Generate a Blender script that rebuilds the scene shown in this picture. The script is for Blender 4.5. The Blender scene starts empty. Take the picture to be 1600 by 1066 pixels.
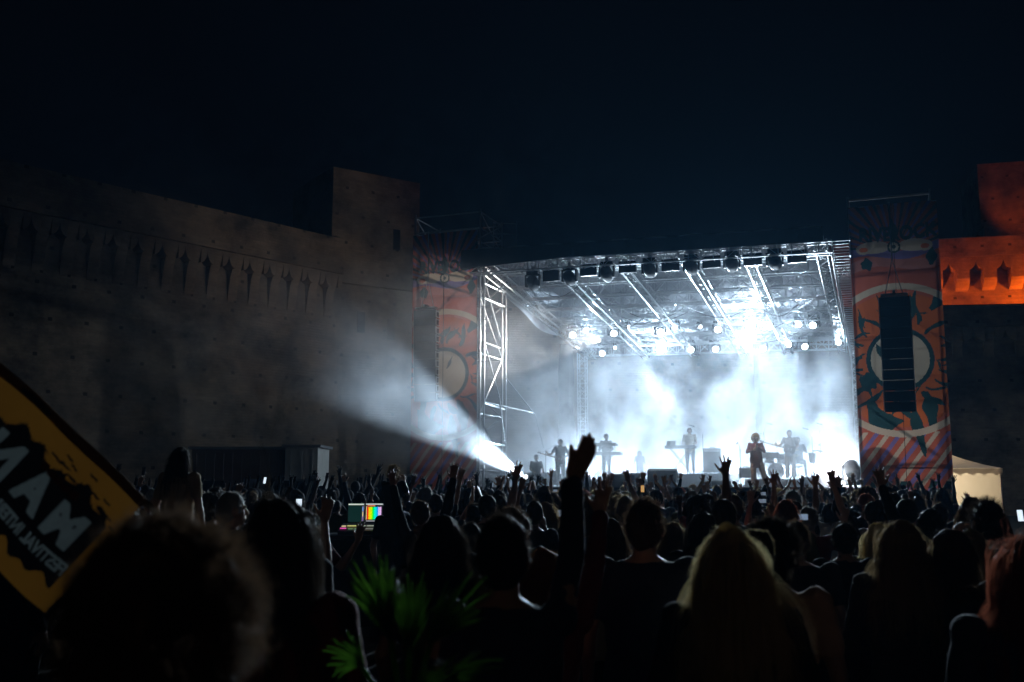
import bpy, bmesh, math, random
import numpy as np
from mathutils import Vector, Matrix, noise as mnoise
rnd = random.Random(11)
R = math.radians
S = bpy.context.scene
COL = S.collection

# ------------------------------------------------------------------ camera
EYE = 1.85
HORIZON, FPX = 755.0, 1556.0
PITCH = math.atan((HORIZON - 533.0) / FPX)
cam_d = bpy.data.cameras.new('camera')
cam = bpy.data.objects.new('camera', cam_d); COL.objects.link(cam)
cam_d.sensor_width = 36.0
cam_d.lens = FPX / 1600 * 36.0
cam_d.clip_start = 0.1; cam_d.clip_end = 900
cam.location = (0, 0, EYE)
cam.rotation_euler = (math.pi / 2 + PITCH, 0, 0)
cam_d.dof.use_dof = True; cam_d.dof.focus_distance = 24.0; cam_d.dof.aperture_fstop = 2.8
S.camera = cam

# ------------------------------------------------------------------ world, colour, sampling
W = bpy.data.worlds.new('World'); S.world = W; W.use_nodes = True
bg = W.node_tree.nodes['Background']
bg.inputs[0].default_value = (0.12, 0.16, 0.36, 1); bg.inputs[1].default_value = 0.003
S.view_settings.view_transform = 'Standard'; S.view_settings.look = 'None'
S.view_settings.exposure = 0.0; S.view_settings.gamma = 1.0
cy = S.cycles
cy.volume_bounces = 0; cy.max_bounces = 4; cy.diffuse_bounces = 2; cy.glossy_bounces = 2
cy.transmission_bounces = 3; cy.transparent_max_bounces = 8
cy.caustics_reflective = False; cy.caustics_refractive = False
cy.use_adaptive_sampling = True; cy.adaptive_threshold = 0.02
cy.use_denoising = True
cy.sample_clamp_indirect = 3.0; cy.sample_clamp_direct = 0.0
cy.volume_step_rate = 1.0; cy.volume_max_steps = 128

# ------------------------------------------------------------------ placing helpers
def at(u, v, Y):
    """the point seen in that direction of the view at forward distance Y"""
    cp, sp = math.cos(PITCH), math.sin(PITCH)
    a, b = (u - 800.0), (533.0 - v)
    dy = FPX * cp - b * sp; dz = FPX * sp + b * cp
    k = Y / dy
    return Vector((a * k, Y, EYE + dz * k))

# stage frame: origin at the front right upright, A runs to stage left of the picture, B runs to the back
TH = R(20.6)
O0 = Vector((10.75, 31.0, 0))
AX = Vector((-math.cos(TH), math.sin(TH), 0)); BX = Vector((math.sin(TH), math.cos(TH), 0))
def st(a, b, z=0.0): return O0 + AX * a + BX * b + Vector((0, 0, z * (1 + (.0022 * max(0, min(a, 13)) if z > 5 else 0))))   # the roof rises a little to its left end
STAGE_ROT = math.atan2(-AX.y, -AX.x)     # local +X = to the right of the stage, +Y = to its back
DECK = 1.70
SW = 12.5
def stage_mat(a, b, z=0, rot=0):
    return Matrix.Translation(st(a, b, z)) @ Matrix.Rotation(STAGE_ROT + rot, 4, 'Z')

# ------------------------------------------------------------------ lights
def look(o, target):
    d = (Vector(target) - o.location).normalized()
    o.rotation_euler = d.to_track_quat('-Z', 'Y').to_euler()
def spot(name, loc, target, power, cone=30, blend=0.4, color=(1, 1, 1), radius=0.06):
    l = bpy.data.lights.new(name, 'SPOT'); l.energy = power; l.spot_size = R(cone); l.spot_blend = blend
    l.color = color; l.shadow_soft_size = radius
    o = bpy.data.objects.new(name, l); COL.objects.link(o); o.location = loc; look(o, target); return o
def point(name, loc, power, color=(1, 1, 1), radius=0.1):
    l = bpy.data.lights.new(name, 'POINT'); l.energy = power; l.color = color; l.shadow_soft_size = radius
    o = bpy.data.objects.new(name, l); COL.objects.link(o); o.location = loc; return o
COOL = (0.66, 0.84, 1.0)
# a warm yard lamp behind the camera, which in the photograph tints the backs of the nearest people
point('yard_lamp', (2.5, -7.0, 4.6), 30, (1, .74, .55), .15)

# ------------------------------------------------------------------ tagging
def tag(o, label=None, cat=None, group=None, kind=None):
    if label: o['label'] = label
    if cat: o['category'] = cat
    if group: o['group'] = group
    if kind: o['kind'] = kind
    return o
def empty(name, loc=(0, 0, 0), rz=0.0):
    o = bpy.data.objects.new(name, None); COL.objects.link(o); o.location = loc; o.rotation_euler = (0, 0, rz)
    o.empty_display_size = 0.1
    return o
def copy_tree(o, parent=None):
    c = o.copy(); COL.objects.link(c)
    if parent is not None:
        c.parent = parent
    for ch in list(o.children): copy_tree(ch, c)
    return c

# ------------------------------------------------------------------ materials
def mat(name, base=(0.5, 0.5, 0.5), rough=0.7, metal=0.0, var=0.0, scale=8.0, bump=0.0, emit=None, estr=0.0, transl=0.0, spec=0.3):
    m = bpy.data.materials.new(name); m.use_nodes = True
    nt = m.node_tree; N = nt.nodes; L = nt.links
    p = N['Principled BSDF']; out = N['Material Output']
    p.inputs['Base Color'].default_value = (*base, 1); p.inputs['Roughness'].default_value = rough
    p.inputs['Metallic'].default_value = metal; p.inputs['Specular IOR Level'].default_value = spec
    if var > 0 or bump > 0:
        tc = N.new('ShaderNodeTexCoord'); n = N.new('ShaderNodeTexNoise'); n.inputs['Scale'].default_value = scale
        n.inputs['Detail'].default_value = 4
        L.new(tc.outputs['Object'], n.inputs['Vector'])
        if var > 0:
            mx = N.new('ShaderNodeMix'); mx.data_type = 'RGBA'
            mx.inputs[6].default_value = (*[c * (1 - var) for c in base], 1)
            mx.inputs[7].default_value = (*[min(1, c * (1 + var)) for c in base], 1)
            L.new(n.outputs[0], mx.inputs[0]); L.new(mx.outputs[2], p.inputs['Base Color'])
        if bump > 0:
            b = N.new('ShaderNodeBump'); b.inputs['Strength'].default_value = bump; b.inputs['Distance'].default_value = 0.02
            L.new(n.outputs[0], b.inputs['Height']); L.new(b.outputs[0], p.inputs['Normal'])
    if emit:
        p.inputs['Emission Color'].default_value = (*emit, 1); p.inputs['Emission Strength'].default_value = estr
    if transl > 0:
        t = N.new('ShaderNodeBsdfTranslucent'); t.inputs['Color'].default_value = (*base, 1)
        ms = N.new('ShaderNodeMixShader'); ms.inputs[0].default_value = transl
        L.new(p.outputs[0], ms.inputs[1]); L.new(t.outputs[0], ms.inputs[2]); L.new(ms.outputs[0], out.inputs[0])
    return m
M = {}
M['alu'] = mat('aluminium', (0.62, 0.64, 0.66), 0.35, 0.85, 0.15, 3)
M['steel'] = mat('galvanised_steel', (0.42, 0.43, 0.45), 0.45, 0.7, 0.2, 4)
M['black'] = mat('black_paint', (0.02, 0.02, 0.022), 0.5, 0, 0.3, 6)
M['blackcloth'] = mat('black_cloth', (0.018, 0.018, 0.02), 0.95, 0, 0.4, 3, 0.3)
M['canopy'] = mat('roof_canvas', (0.40, 0.42, 0.46), 0.6, 0, 0.15, 1.2, 0.4, transl=0.15)
M['whitecloth'] = mat('white_canvas', (0.75, 0.72, 0.66), 0.8, 0, 0.08, 2.0, 0.3, transl=0.35)
M['deck'] = mat('deck_plywood', (0.06, 0.06, 0.065), 0.6, 0, 0.3, 2)
M['lens_lit'] = mat('lit_lens', (0.9, 0.95, 1), 0.2, 0, emit=(0.80, 0.91, 1.0), estr=9.0)
M['lens_dim'] = mat('dim_lens', (0.5, 0.5, 0.5), 0.15, 0, emit=(0.8, 0.92, 1.0), estr=0.9)
M['lens_off'] = mat('dark_lens', (0.06, 0.07, 0.08), 0.15, 0)

# ------------------------------------------------------------------ mesh builder
class MB:
    def __init__(s): s.v = []; s.f = []; s.m = []
    def add(s, vs, fs, mi=0):
        b = len(s.v); s.v.extend([tuple(x) for x in vs]); s.f.extend([tuple(i + b for i in f) for f in fs]); s.m.extend([mi] * len(fs)); return s
    def box(s, c, sz, rz=0.0, mi=0, mx=None):
        c = Vector(c); hx, hy, hz = sz[0] / 2, sz[1] / 2, sz[2] / 2
        rot = Matrix.Rotation(rz, 3, 'Z')
        vs = []
        for x in (-hx, hx):
            for y in (-hy, hy):
                for z in (-hz, hz):
                    p = rot @ Vector((x, y, z)) + c
                    vs.append(mx @ p if mx else p)
        fs = [(0, 1, 3, 2), (4, 6, 7, 5), (0, 4, 5, 1), (2, 3, 7, 6), (0, 2, 6, 4), (1, 5, 7, 3)]
        return s.add(vs, fs, mi)
    def tube(s, p0, p1, r0, r1=None, n=6, mi=0, caps=True):
        p0, p1 = Vector(p0), Vector(p1); r1 = r0 if r1 is None else r1
        d = (p1 - p0)
        if d.length < 1e-6: return s
        d.normalize(); u = d.orthogonal().normalized(); w = d.cross(u)
        vs = []
        for (p, r) in ((p0, r0), (p1, r1)):
            for i in range(n):
                a = 2 * math.pi * i / n; vs.append(p + (u * math.cos(a) + w * math.sin(a)) * r)
        fs = [(i, (i + 1) % n, n + (i + 1) % n, n + i) for i in range(n)]
        if caps: fs += [tuple(range(n))[::-1], tuple(range(n, 2 * n))]
        return s.add(vs, fs, mi)
    def path(s, pts, r, n=6, mi=0):
        for a, b in zip(pts[:-1], pts[1:]): s.tube(a, b, r, r, n, mi)
        return s
    def loft(s, rings, mi=0, cap=True):
        n = len(rings[0]); vs = [p for r in rings for p in r]; fs = []
        for k in range(len(rings) - 1):
            for i in range(n):
                fs.append((k * n + i, k * n + (i + 1) % n, (k + 1) * n + (i + 1) % n, (k + 1) * n + i))
        if cap: fs += [tuple(range(n))[::-1], tuple(range((len(rings) - 1) * n, len(rings) * n))]
        return s.add(vs, fs, mi)
    def ell(s, c, r, n=14, m=9, mi=0, rot=None):
        c = Vector(c); rings = []
        for j in range(m + 1):
            t = -math.pi / 2 + math.pi * j / m; rr = max(math.cos(t), 0.02)
            ring = []
            for i in range(n):
                a = 2 * math.pi * i / n
                p = Vector((r[0] * rr * math.cos(a), r[1] * rr * math.sin(a), r[2] * math.sin(t)))
                if rot is not None: p = rot @ p
                ring.append(c + p)
            rings.append(ring)
        return s.loft(rings, mi)
    def cap(s, p0, p1, r0, r1=None, n=10, mi=0):
        """tapered capsule"""
        p0, p1 = Vector(p0), Vector(p1); r1 = r0 if r1 is None else r1
        d = p1 - p0
        if d.length < 1e-6: return s.ell(p0, (r0,) * 3, mi=mi)
        d.normalize(); u = d.orthogonal().normalized(); w = d.cross(u); rings = []
        for (p, r, ts) in ((p0, r0, (-88, -55, -28, 0)), (p1, r1, (0, 28, 55, 88))):
            for t in ts:
                q = p + d * (r * math.sin(R(t))); rr = r * math.cos(R(t))
                rings.append([q + (u * math.cos(2 * math.pi * i / n) + w * math.sin(2 * math.pi * i / n)) * rr for i in range(n)])
        return s.loft(rings, mi)
    def lathe(s, prof, n=20, mi=0, mx=None):
        rings = []
        for (r, z) in prof:
            ring = [Vector((max(r, 1e-3) * math.cos(2 * math.pi * i / n), max(r, 1e-3) * math.sin(2 * math.pi * i / n), z)) for i in range(n)]
            rings.append([mx @ p for p in ring] if mx else ring)
        return s.loft(rings, mi)
    def prism(s, poly, y0, y1, mi=0, mx=None):
        """polygon in x,z pushed along y"""
        n = len(poly)
        vs = [Vector((x, y0, z)) for x, z in poly] + [Vector((x, y1, z)) for x, z in poly]
        if mx: vs = [mx @ v for v in vs]
        fs = [tuple(range(n)), tuple(range(n, 2 * n))[::-1]] + [(i, n + i, n + (i + 1) % n, (i + 1) % n) for i in range(n)]
        return s.add(vs, fs, mi)
    def mesh(s, name):
        me = bpy.data.meshes.new(name); me.from_pydata(s.v, [], s.f)
        if len(set(s.m)) > 1: me.polygons.foreach_set('material_index', s.m)
        me.update(); return me
    def build(s, name, mats, parent=None, mx=None, smooth=False):
        me = s.mesh(name)
        for m_ in (mats if isinstance(mats, (list, tuple)) else [mats]): me.materials.append(m_)
        if mx is not None: me.transform(mx)
        bm = bmesh.new(); bm.from_mesh(me); bmesh.ops.recalc_face_normals(bm, faces=bm.faces); bm.to_mesh(me); bm.free()
        if smooth: me.shade_smooth()
        o = bpy.data.objects.new(name, me); COL.objects.link(o)
        if parent is not None: o.parent = parent
        return o

def truss(mb, p0, p1, w=0.3, rc=0.025, rb=0.012, up=Vector((0, 0, 1)), seg=None, mi=0, h=None):
    """four-chord lattice truss"""
    p0, p1 = Vector(p0), Vector(p1); d = p1 - p0; Ln = d.length; d.normalize()
    side = d.cross(up)
    if side.length < 1e-3: side = d.orthogonal()
    side.normalize(); u2 = side.cross(d).normalized(); h = h or w
    cs = [(side * sx * w / 2 + u2 * sz * h / 2) for sx, sz in ((-1, -1), (1, -1), (1, 1), (-1, 1))]
    for c in cs: mb.tube(p0 + c, p1 + c, rc, rc, 6, mi)
    n = seg or max(2, int(Ln / (w * 1.35)))
    for k in range(n):
        a = p0 + d * (Ln * k / n); b = p0 + d * (Ln * (k + 1) / n)
        for i in range(4):
            j = (i + 1) % 4
            if k % 2: mb.tube(a + cs[i], b + cs[j], rb, rb, 4, mi, False)
            else: mb.tube(a + cs[j], b + cs[i], rb, rb, 4, mi, False)
            mb.tube(a + cs[i], a + cs[j], rb, rb, 4, mi, False)
    return mb
def raster(polys, x0, x1, z0, z1, cell):
    """which print colour lies on top in each cell of a printed sheet"""
    nx, nz = max(2, int(round((x1 - x0) / cell))), max(2, int(round((z1 - z0) / cell)))
    X = x0 + (np.arange(nx) + .5) * (x1 - x0) / nx; Z = z0 + (np.arange(nz) + .5) * (z1 - z0) / nz
    out = np.zeros((nz, nx), np.int32)
    for layer, k, poly, mi in sorted((l, k, p, m) for k, (p, m, l) in enumerate(polys)):
        px = np.array([p[0] for p in poly]); pz = np.array([p[1] for p in poly])
        i0, i1 = np.searchsorted(X, px.min()), np.searchsorted(X, px.max()); j0, j1 = np.searchsorted(Z, pz.min()), np.searchsorted(Z, pz.max())
        if i1 <= i0 or j1 <= j0: continue
        gx, gz = np.meshgrid(X[i0:i1], Z[j0:j1]); ins = np.zeros(gx.shape, bool); n = len(px)
        for i in range(n):
            xa, za, xb, zb = px[i - 1], pz[i - 1], px[i], pz[i]
            if za == zb: continue
            c = ((za > gz) != (zb > gz)) & (gx < (xb - xa) * (gz - za) / (zb - za) + xa); ins ^= c
        out[j0:j1, i0:i1][ins] = mi
    return out, nx, nz
def sheet_mesh(name, idx, nx, nz, fn):
    I, J = np.meshgrid(np.arange(nx + 1), np.arange(nz + 1)); v = fn(I.ravel() / nx, J.ravel() / nz)
    a = (np.arange(nz)[:, None] * (nx + 1) + np.arange(nx)[None, :]).ravel(); f = np.stack([a, a + 1, a + nx + 2, a + nx + 1], 1)
    me = bpy.data.meshes.new(name); me.vertices.add(len(v)); me.vertices.foreach_set('co', v.ravel()); me.loops.add(f.size); me.loops.foreach_set('vertex_index', f.ravel())
    me.polygons.add(len(f)); me.polygons.foreach_set('loop_start', np.arange(0, f.size, 4)); me.polygons.foreach_set('material_index', idx.ravel()); me.update(calc_edges=True); return me
def text_mesh(body, size, depth=0.0, bold=0.0, mirror=False):
    """letters as plain mesh in the x,z plane, centred"""
    cu = bpy.data.curves.new('t', 'FONT'); cu.body = body; cu.size = size; cu.extrude = depth; cu.offset = bold; cu.align_x = 'CENTER'; cu.align_y = 'CENTER'
    cu.resolution_u = 3
    o = bpy.data.objects.new('t', cu); COL.objects.link(o)
    dg = bpy.context.evaluated_depsgraph_get(); dg.update()
    me = bpy.data.meshes.new_from_object(o.evaluated_get(dg)); bpy.data.objects.remove(o)
    vs = [(-v.co.x if mirror else v.co.x, -v.co.z, v.co.y) for v in me.vertices]; fs = [tuple(p.vertices) for p in me.polygons]
    bpy.data.meshes.remove(me); return vs, fs

# ================================================================== SETTING
def on_stage(u, b, z=None, v=None):
    """the point at depth b of the stage seen in column u; returns world point and a"""
    t = (u - 800.0) / (FPX / math.cos(PITCH))
    a = 0.0
    for _ in range(6):
        # column correction for the pitch
        a = (O0.x + BX.x * b - t * (O0.y + BX.y * b)) / (-AX.x + t * AX.y)
        P = st(a, b)
        zz = z if z is not None else at(u, v, P.y).z
        # true column of P
        cp, sp = math.cos(PITCH), math.sin(PITCH)
        dep = P.y * cp + (zz - EYE) * sp
        ucur = 800 + FPX * P.x / dep
        t += (u - ucur) / 1572.0
    P.z = zz
    return P, a

g = MB(); g.add([(-150, -30, 0), (150, -30, 0), (150, 220, 0), (-150, 220, 0)], [(0, 1, 2, 3)])
tag(g.build('ground', mat('trodden_ground', (0.06, 0.055, 0.045), 0.95, 0, 0.5, 1.5, 0.5)), kind='structure')

# ---- brick of the fortress
def brick_mat(name, c1, c2, mortar, scale=1.0):
    m = bpy.data.materials.new(name); m.use_nodes = True; nt = m.node_tree; N = nt.nodes; L = nt.links
    p = N['Principled BSDF']; p.inputs['Roughness'].default_value = 0.9
    tc = N.new('ShaderNodeTexCoord'); mp = N.new('ShaderNodeMapping'); L.new(tc.outputs['UV'], mp.inputs[0])
    b = N.new('ShaderNodeTexBrick'); b.inputs['Scale'].default_value = scale
    b.inputs['Brick Width'].default_value = 0.55; b.inputs['Row Height'].default_value = 0.16; b.inputs['Mortar Size'].default_value = 0.018
    b.inputs['Color1'].default_value = (*c1, 1); b.inputs['Color2'].default_value = (*c2, 1); b.inputs['Mortar'].default_value = (*mortar, 1)
    L.new(mp.outputs[0], b.inputs[0])
    n = N.new('ShaderNodeTexNoise'); n.inputs['Scale'].default_value = 0.35; n.inputs['Detail'].default_value = 6; n.inputs['Roughness'].default_value = 0.7
    L.new(mp.outputs[0], n.inputs[0])
    r = N.new('ShaderNodeValToRGB'); r.color_ramp.elements[0].position = 0.35; r.color_ramp.elements[0].color = (0.22, 0.22, 0.22, 1)
    r.color_ramp.elements[1].position = 0.65; r.color_ramp.elements[1].color = (1.25, 1.18, 1.05, 1); L.new(n.outputs[0], r.inputs[0])
    mx = N.new('ShaderNodeMix'); mx.data_type = 'RGBA'; mx.blend_type = 'MULTIPLY'; mx.inputs[0].default_value = 1
    L.new(b.outputs[0], mx.inputs[6]); L.new(r.outputs[0], mx.inputs[7])
    # putlog holes left by the builders' scaffolding
    h = N.new('ShaderNodeTexBrick'); h.offset = .37; h.inputs['Scale'].default_value = 1; h.inputs['Brick Width'].default_value = 1.78; h.inputs['Row Height'].default_value = 1.74; h.inputs['Mortar Size'].default_value = .785; h.inputs['Mortar Smooth'].default_value = 0
    h.inputs['Color1'].default_value = h.inputs['Color2'].default_value = (.14, .13, .12, 1); h.inputs['Mortar'].default_value = (1, 1, 1, 1); L.new(mp.outputs[0], h.inputs[0])
    m2 = N.new('ShaderNodeMix'); m2.data_type = 'RGBA'; m2.blend_type = 'MULTIPLY'; m2.inputs[0].default_value = 1; L.new(mx.outputs[2], m2.inputs[6]); L.new(h.outputs[0], m2.inputs[7]); L.new(m2.outputs[2], p.inputs['Base Color'])
    bp = N.new('ShaderNodeBump'); bp.inputs['Strength'].default_value = 0.5; bp.inputs['Distance'].default_value = 0.05
    L.new(b.outputs[1], bp.inputs['Height']); bp.invert = True; L.new(bp.outputs[0], p.inputs['Normal'])
    return m
M['brick'] = brick_mat('old_brick', (0.28, 0.20, 0.145), (0.21, 0.15, 0.11), (0.22, 0.18, 0.14))
M['stone'] = mat('worn_stone', (0.27, 0.22, 0.17), 0.9, 0, 0.4, 1.5, 0.6)

def uv_box(o):
    """metric box projection so that courses run level"""
    me = o.data; uv = me.uv_layers.new(name='UVMap')
    for p in me.polygons:
        n = p.normal
        h = Vector((-n.y, n.x, 0))
        if h.length < 1e-3: h = Vector((1, 0, 0))
        h.normalize()
        for li in p.loop_indices:
            c = me.vertices[me.loops[li].vertex_index].co
            uv.data[li].uv = (c.dot(h), c.z if abs(n.z) < 0.8 else c.y)
def rect_wall(name, P0, P1, z0, z1, thick, label, cat, corbels=None, cz=None, ch=2.0, cd=0.7, front=-1, crenel=False, nb=None, pier=False):
    """a length of fortress wall from P0 to P1 (x,y), battered at the foot, with a jettied parapet on corbels"""
    P0 = Vector((P0[0], P0[1], 0)); P1 = Vector((P1[0], P1[1], 0)); d = P1 - P0; Ln = d.length; d.normalize()
    nrm = Vector((d.y, -d.x, 0))                      # towards the viewer
    root = empty(name, P0)
    tag(root, label, cat)
    loc = lambda x, y, z: d * x + nrm * y + Vector((0, 0, z))
    w = MB(); top = cz if cz else z1
    def slab(x0, x1, y0f, y1f, za, zb):               # y0f back, y1f front
        vs = [loc(x, y, z) for z in (za, zb) for (x, y) in ((x0, y0f), (x1, y0f), (x1, y1f), (x0, y1f))]
        w.add(vs, [(0, 3, 2, 1), (4, 5, 6, 7), (0, 1, 5, 4), (1, 2, 6, 5), (2, 3, 7, 6), (3, 0, 4, 7)])
    # body with batter
    vs = [loc(0, -thick, z0), loc(Ln, -thick, z0), loc(Ln, 1.2, z0), loc(0, 1.2, z0),
          loc(0, -thick, top), loc(Ln, -thick, top), loc(Ln, 0, top), loc(0, 0, top)]
    w.add(vs, [(0, 3, 2, 1), (4, 5, 6, 7), (0, 1, 5, 4), (1, 2, 6, 5), (2, 3, 7, 6), (3, 0, 4, 7)])
    o = w.build('wall', M['brick'], root); uv_box(o)
    if cz:
        w = MB(); slab(0, Ln, -thick, cd, cz + ch * 0.02, z1)
        if crenel:
            n = int(Ln / 2.6)
            for k in range(n): slab(k * 2.6 + 0.3, k * 2.6 + 1.8, cd - 0.6, cd - 0.002, z1 + 0.003, z1 + 1.1)
        o = w.build('parapet', M['brick'], root); uv_box(o)
        n = nb or int(Ln / 1.5); me0 = None
        for k in range(n):
            x = (k + 0.5) * Ln / n
            if me0 is None:
                c = MB(); bw = 0.28
                # stepped corbel with an arch springing each side
                if pier: bw = 0.42
                prof = [(0.003, -ch - 0.9), (0.18, -ch - 0.7), (cd * 0.5, -ch * 0.55), (cd * 0.8, -ch * 0.25), (cd - 0.05, 0.0), (0.003, 0.0)]
                if pier: prof = [(0.003, -ch - 0.5), (cd * .5, -ch - .25), (cd - .15, -ch + .1), (cd - .05, -ch + .3), (cd - .05, 0), (.003, 0)]
                vs = [d * sx * bw + nrm * y + Vector((0, 0, z)) for sx in (-1, 1) for (y, z) in prof]; q = len(prof)
                c.add(vs, [tuple(range(q)), tuple(range(q, 2 * q))[::-1]] + [(i, q + i, q + (i + 1) % q, (i + 1) % q) for i in range(q)])
                hw = Ln / n / 2
                for sg in (-1, 1):                    # quarter arch filling
                    arc = [(bw, -0.85)] + [(bw + (hw - bw) * math.sin(t), -0.85 + 0.72 * (1 - math.cos(t))) for t in np.linspace(0, math.pi / 2, 6)][1:] + [(hw, 0), (bw, 0)]
                    vs = [d * sg * x_ + nrm * y + Vector((0, 0, z)) for y in (0.003, cd - 0.06) for (x_, z) in arc]; q = len(arc)
                    c.add(vs, [tuple(range(q)), tuple(range(q, 2 * q))[::-1]] + [(i, q + i, q + (i + 1) % q, (i + 1) % q) for i in range(q)])
                co = c.build('corbel', M['brick'], root); uv_box(co); me0 = co.data
            else:
                co = bpy.data.objects.new('corbel', me0); COL.objects.link(co); co.parent = root
            co.location = d * x + Vector((0, 0, cz))
    return root

# castle walls and keep around the yard
Lw0 = at(-90, 0, 43.2); Lw1 = at(512, 0, 60.0)
rect_wall('castle_wall', (-27.5, 40.9), (-10.9, 60.0), 0, 16.6, 3.0, 'long dim brick castle wall with tall corbels, running back along the left of the yard',
          'castle wall', cz=14.4, ch=2.2, cd=0.9, nb=19)
tw = empty('castle_tower', (0, 0, 0)); tag(tw, 'square brick castle tower rising over the left wall, behind the left stage banner', 'tower')
q0, q1 = Vector((-10.95, 59.7, 0)), Vector((-6.35, 62.9, 0)); dq = (q1 - q0).normalized(); nq = Vector((dq.y, -dq.x, 0))
def tower(root, q0, q1, depth, zt, shaft_name='shaft', jut=0.25, ledge=14.0):
    dq = (q1 - q0).normalized(); nq = Vector((dq.y, -dq.x, 0)); Ln = (q1 - q0).length
    w = MB(); ring = [q0 - nq * depth, q1 - nq * depth, q1, q0]
    w.loft([[p + Vector((0, 0, z)) for p in ring] for z in (0, ledge)])
    o = w.build(shaft_name, M['brick'], root); uv_box(o)
    w = MB(); r2 = [q0 - nq * depth - dq * jut, q1 - nq * depth + dq * jut, q1 + nq * jut + dq * jut, q0 + nq * jut - dq * jut]
    w.loft([[p + Vector((0, 0, z)) for p in r2] for z in (ledge + 0.003, zt)])
    for k in range(0):
        c = (q0 * (1 - (k + .5) / 3) + q1 * (k + .5) / 3) + nq * (jut - 0.35) + Vector((0, 0, zt + 0.15 + 0.1 * k))
        w.box(c, (Ln / 4.5, 0.6, 0.3 + 0.2 * k), math.atan2(dq.y, dq.x))
    o = w.build('upper_storey', M['brick'], root); uv_box(o)
    for (x, z) in ((0.75, zt - 4.0), (0.35, zt - 9.5), (0.72, zt - 9.8)):
        c = q0 * (1 - x) + q1 * x + nq * (jut + 0.01 if z > ledge else 0.01) + Vector((0, 0, z))
        w = MB(); w.box(c, (0.5, 0.06, 1.3), math.atan2(dq.y, dq.x)); w.build('window', M['black'], root)
tower(tw, q0, q1, 6.0, 21.2)
rect_wall('castle_wall', (-6.3, 63.2), (21.0, 66.5), 0, 13.2, 2.5, 'dark brick castle wall closing the yard behind the stage', 'castle wall')
uw = rect_wall('castle_wall', (19.0, 72.3), (39.5, 67.6), 0, 18.9, 3.0, 'orange floodlit brick castle wall with dark corbels, top right behind the stage', 'castle wall',
          cz=17.5, ch=1.8, cd=1.15, nb=12, pier=True)
lwr = rect_wall('castle_wall', (15.0, 60.2), (38.0, 57.6), 0, 12.35, 2.2, 'dark lower brick wall with corbels in front of the orange floodlit wall', 'castle wall',
          cz=11.0, ch=1.3, cd=0.6, nb=13)
t2 = empty('castle_tower', (0, 0, 0)); tag(t2, 'small orange lit brick tower at the top right edge, above the floodlit wall', 'tower')
tower(t2, Vector((36.3, 74.6, 0)), Vector((43, 73.0, 0)), 6.0, 26.3, ledge=21.4)
# floodlights on the terrace between the two walls
FL = (1.0, 0.15, 0.004)
def floodlight(P, target, power, label):
    r = empty('floodlight', P); tag(r, label, 'floodlight', 'orange floodlights on the terrace')
    d = (Vector(target) - Vector(P)); rz = math.atan2(d.y, d.x) - math.pi / 2
    r.rotation_euler = (0, 0, rz)
    b = MB(); b.box((0, 0, 0.32), (0.5, 0.22, 0.34)); b.tube((-0.3, 0, 0.3), (0.3, 0, 0.3), 0.02)
    for sx in (-1, 1): b.box((sx * 0.3, 0, 0.17), (0.03, 0.08, 0.34))
    b.box((0, 0, 0.015), (0.66, 0.2, 0.03)); b.build('housing', M['black'], r)
    b = MB(); b.box((0, 0.125, 0.32), (0.44, 0.02, 0.28)); b.build('glass', mat('orange_glass', (0.8, 0.3, 0.05), 0.3, emit=FL, estr=6), r)
    spot('flood', Vector(P) + d.normalized() * 0.45 + Vector((0, 0, 0.45)), target, power, 78, 0.6, FL, 0.2)
for i, (x, y, tx, ty, tz, pw_) in enumerate(((21.5, 67.6, 25.0, 71.0, 15.5, 350), (27.2, 67.2, 30.6, 69.6, 15.0, 1500), (39.4, 65.6, 33.0, 68.9, 15.8, 8500))):
    floodlight((x, y, 11.4), (tx, ty, tz), pw_, 'orange floodlight on the castle terrace, %s' % ('hidden behind the stage', 'behind the right banner tower', 'below the small tower at the right edge')[i])
floodlight((37.4, 69.6, 19.0), (40.0, 75, 25.0), 330, 'orange floodlight on the wall top below the small tower')
w = MB(); w.box((28, 65.0, 11.3), (26, 10, 0.2), -0.11); o = w.build('terrace', M['stone']); tag(o, kind='structure')
w = MB(); w.box((29, 72.0, 18.85), (26, 6, 0.2), -0.22); o = w.build('walkway', M['stone']); tag(o, kind='structure')

# ================================================================== STAGE
stage = empty('stage', st(SW / 2, 0), STAGE_ROT)
tag(stage, 'black open air concert stage with raised deck and lattice roof, full of lit smoke', 'stage')
SI = stage.matrix_basis.inverted() if False else (Matrix.Translation(stage.location) @ Matrix.Rotation(STAGE_ROT, 4, 'Z')).inverted()
def spart(mb, name, mats, parent=None, smooth=False):
    """world-space mesh put under the stage"""
    return mb.build(name, mats, parent or stage, SI, smooth)
d = MB()
def sbox(mb, a0, a1, b0, b1, z0, z1, mi=0):
    vs = [st(a, b, z) for z in (z0, z1) for a, b in ((a0, b0), (a1, b0), (a1, b1), (a0, b1))]
    return mb.add(vs, [(0, 3, 2, 1), (4, 5, 6, 7), (0, 1, 5, 4), (1, 2, 6, 5), (2, 3, 7, 6), (3, 0, 4, 7)], mi)
sbox(d, -0.1, SW + 0.6, 0.0, 13.5, DECK - 0.12, DECK); spart(d, 'deck', M['deck'])
d = MB(); sbox(d, -0.1, SW + 0.6, 0.05, 0.09, 0.0, DECK - 0.125)
sbox(d, -0.1, -0.06, 0.1, 13.5, 0.0, DECK - 0.125); sbox(d, SW + 0.56, SW + 0.6, 0.1, 13.5, 0, DECK - 0.125); spart(d, 'skirt', M['blackcloth'])
d = MB()
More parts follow.
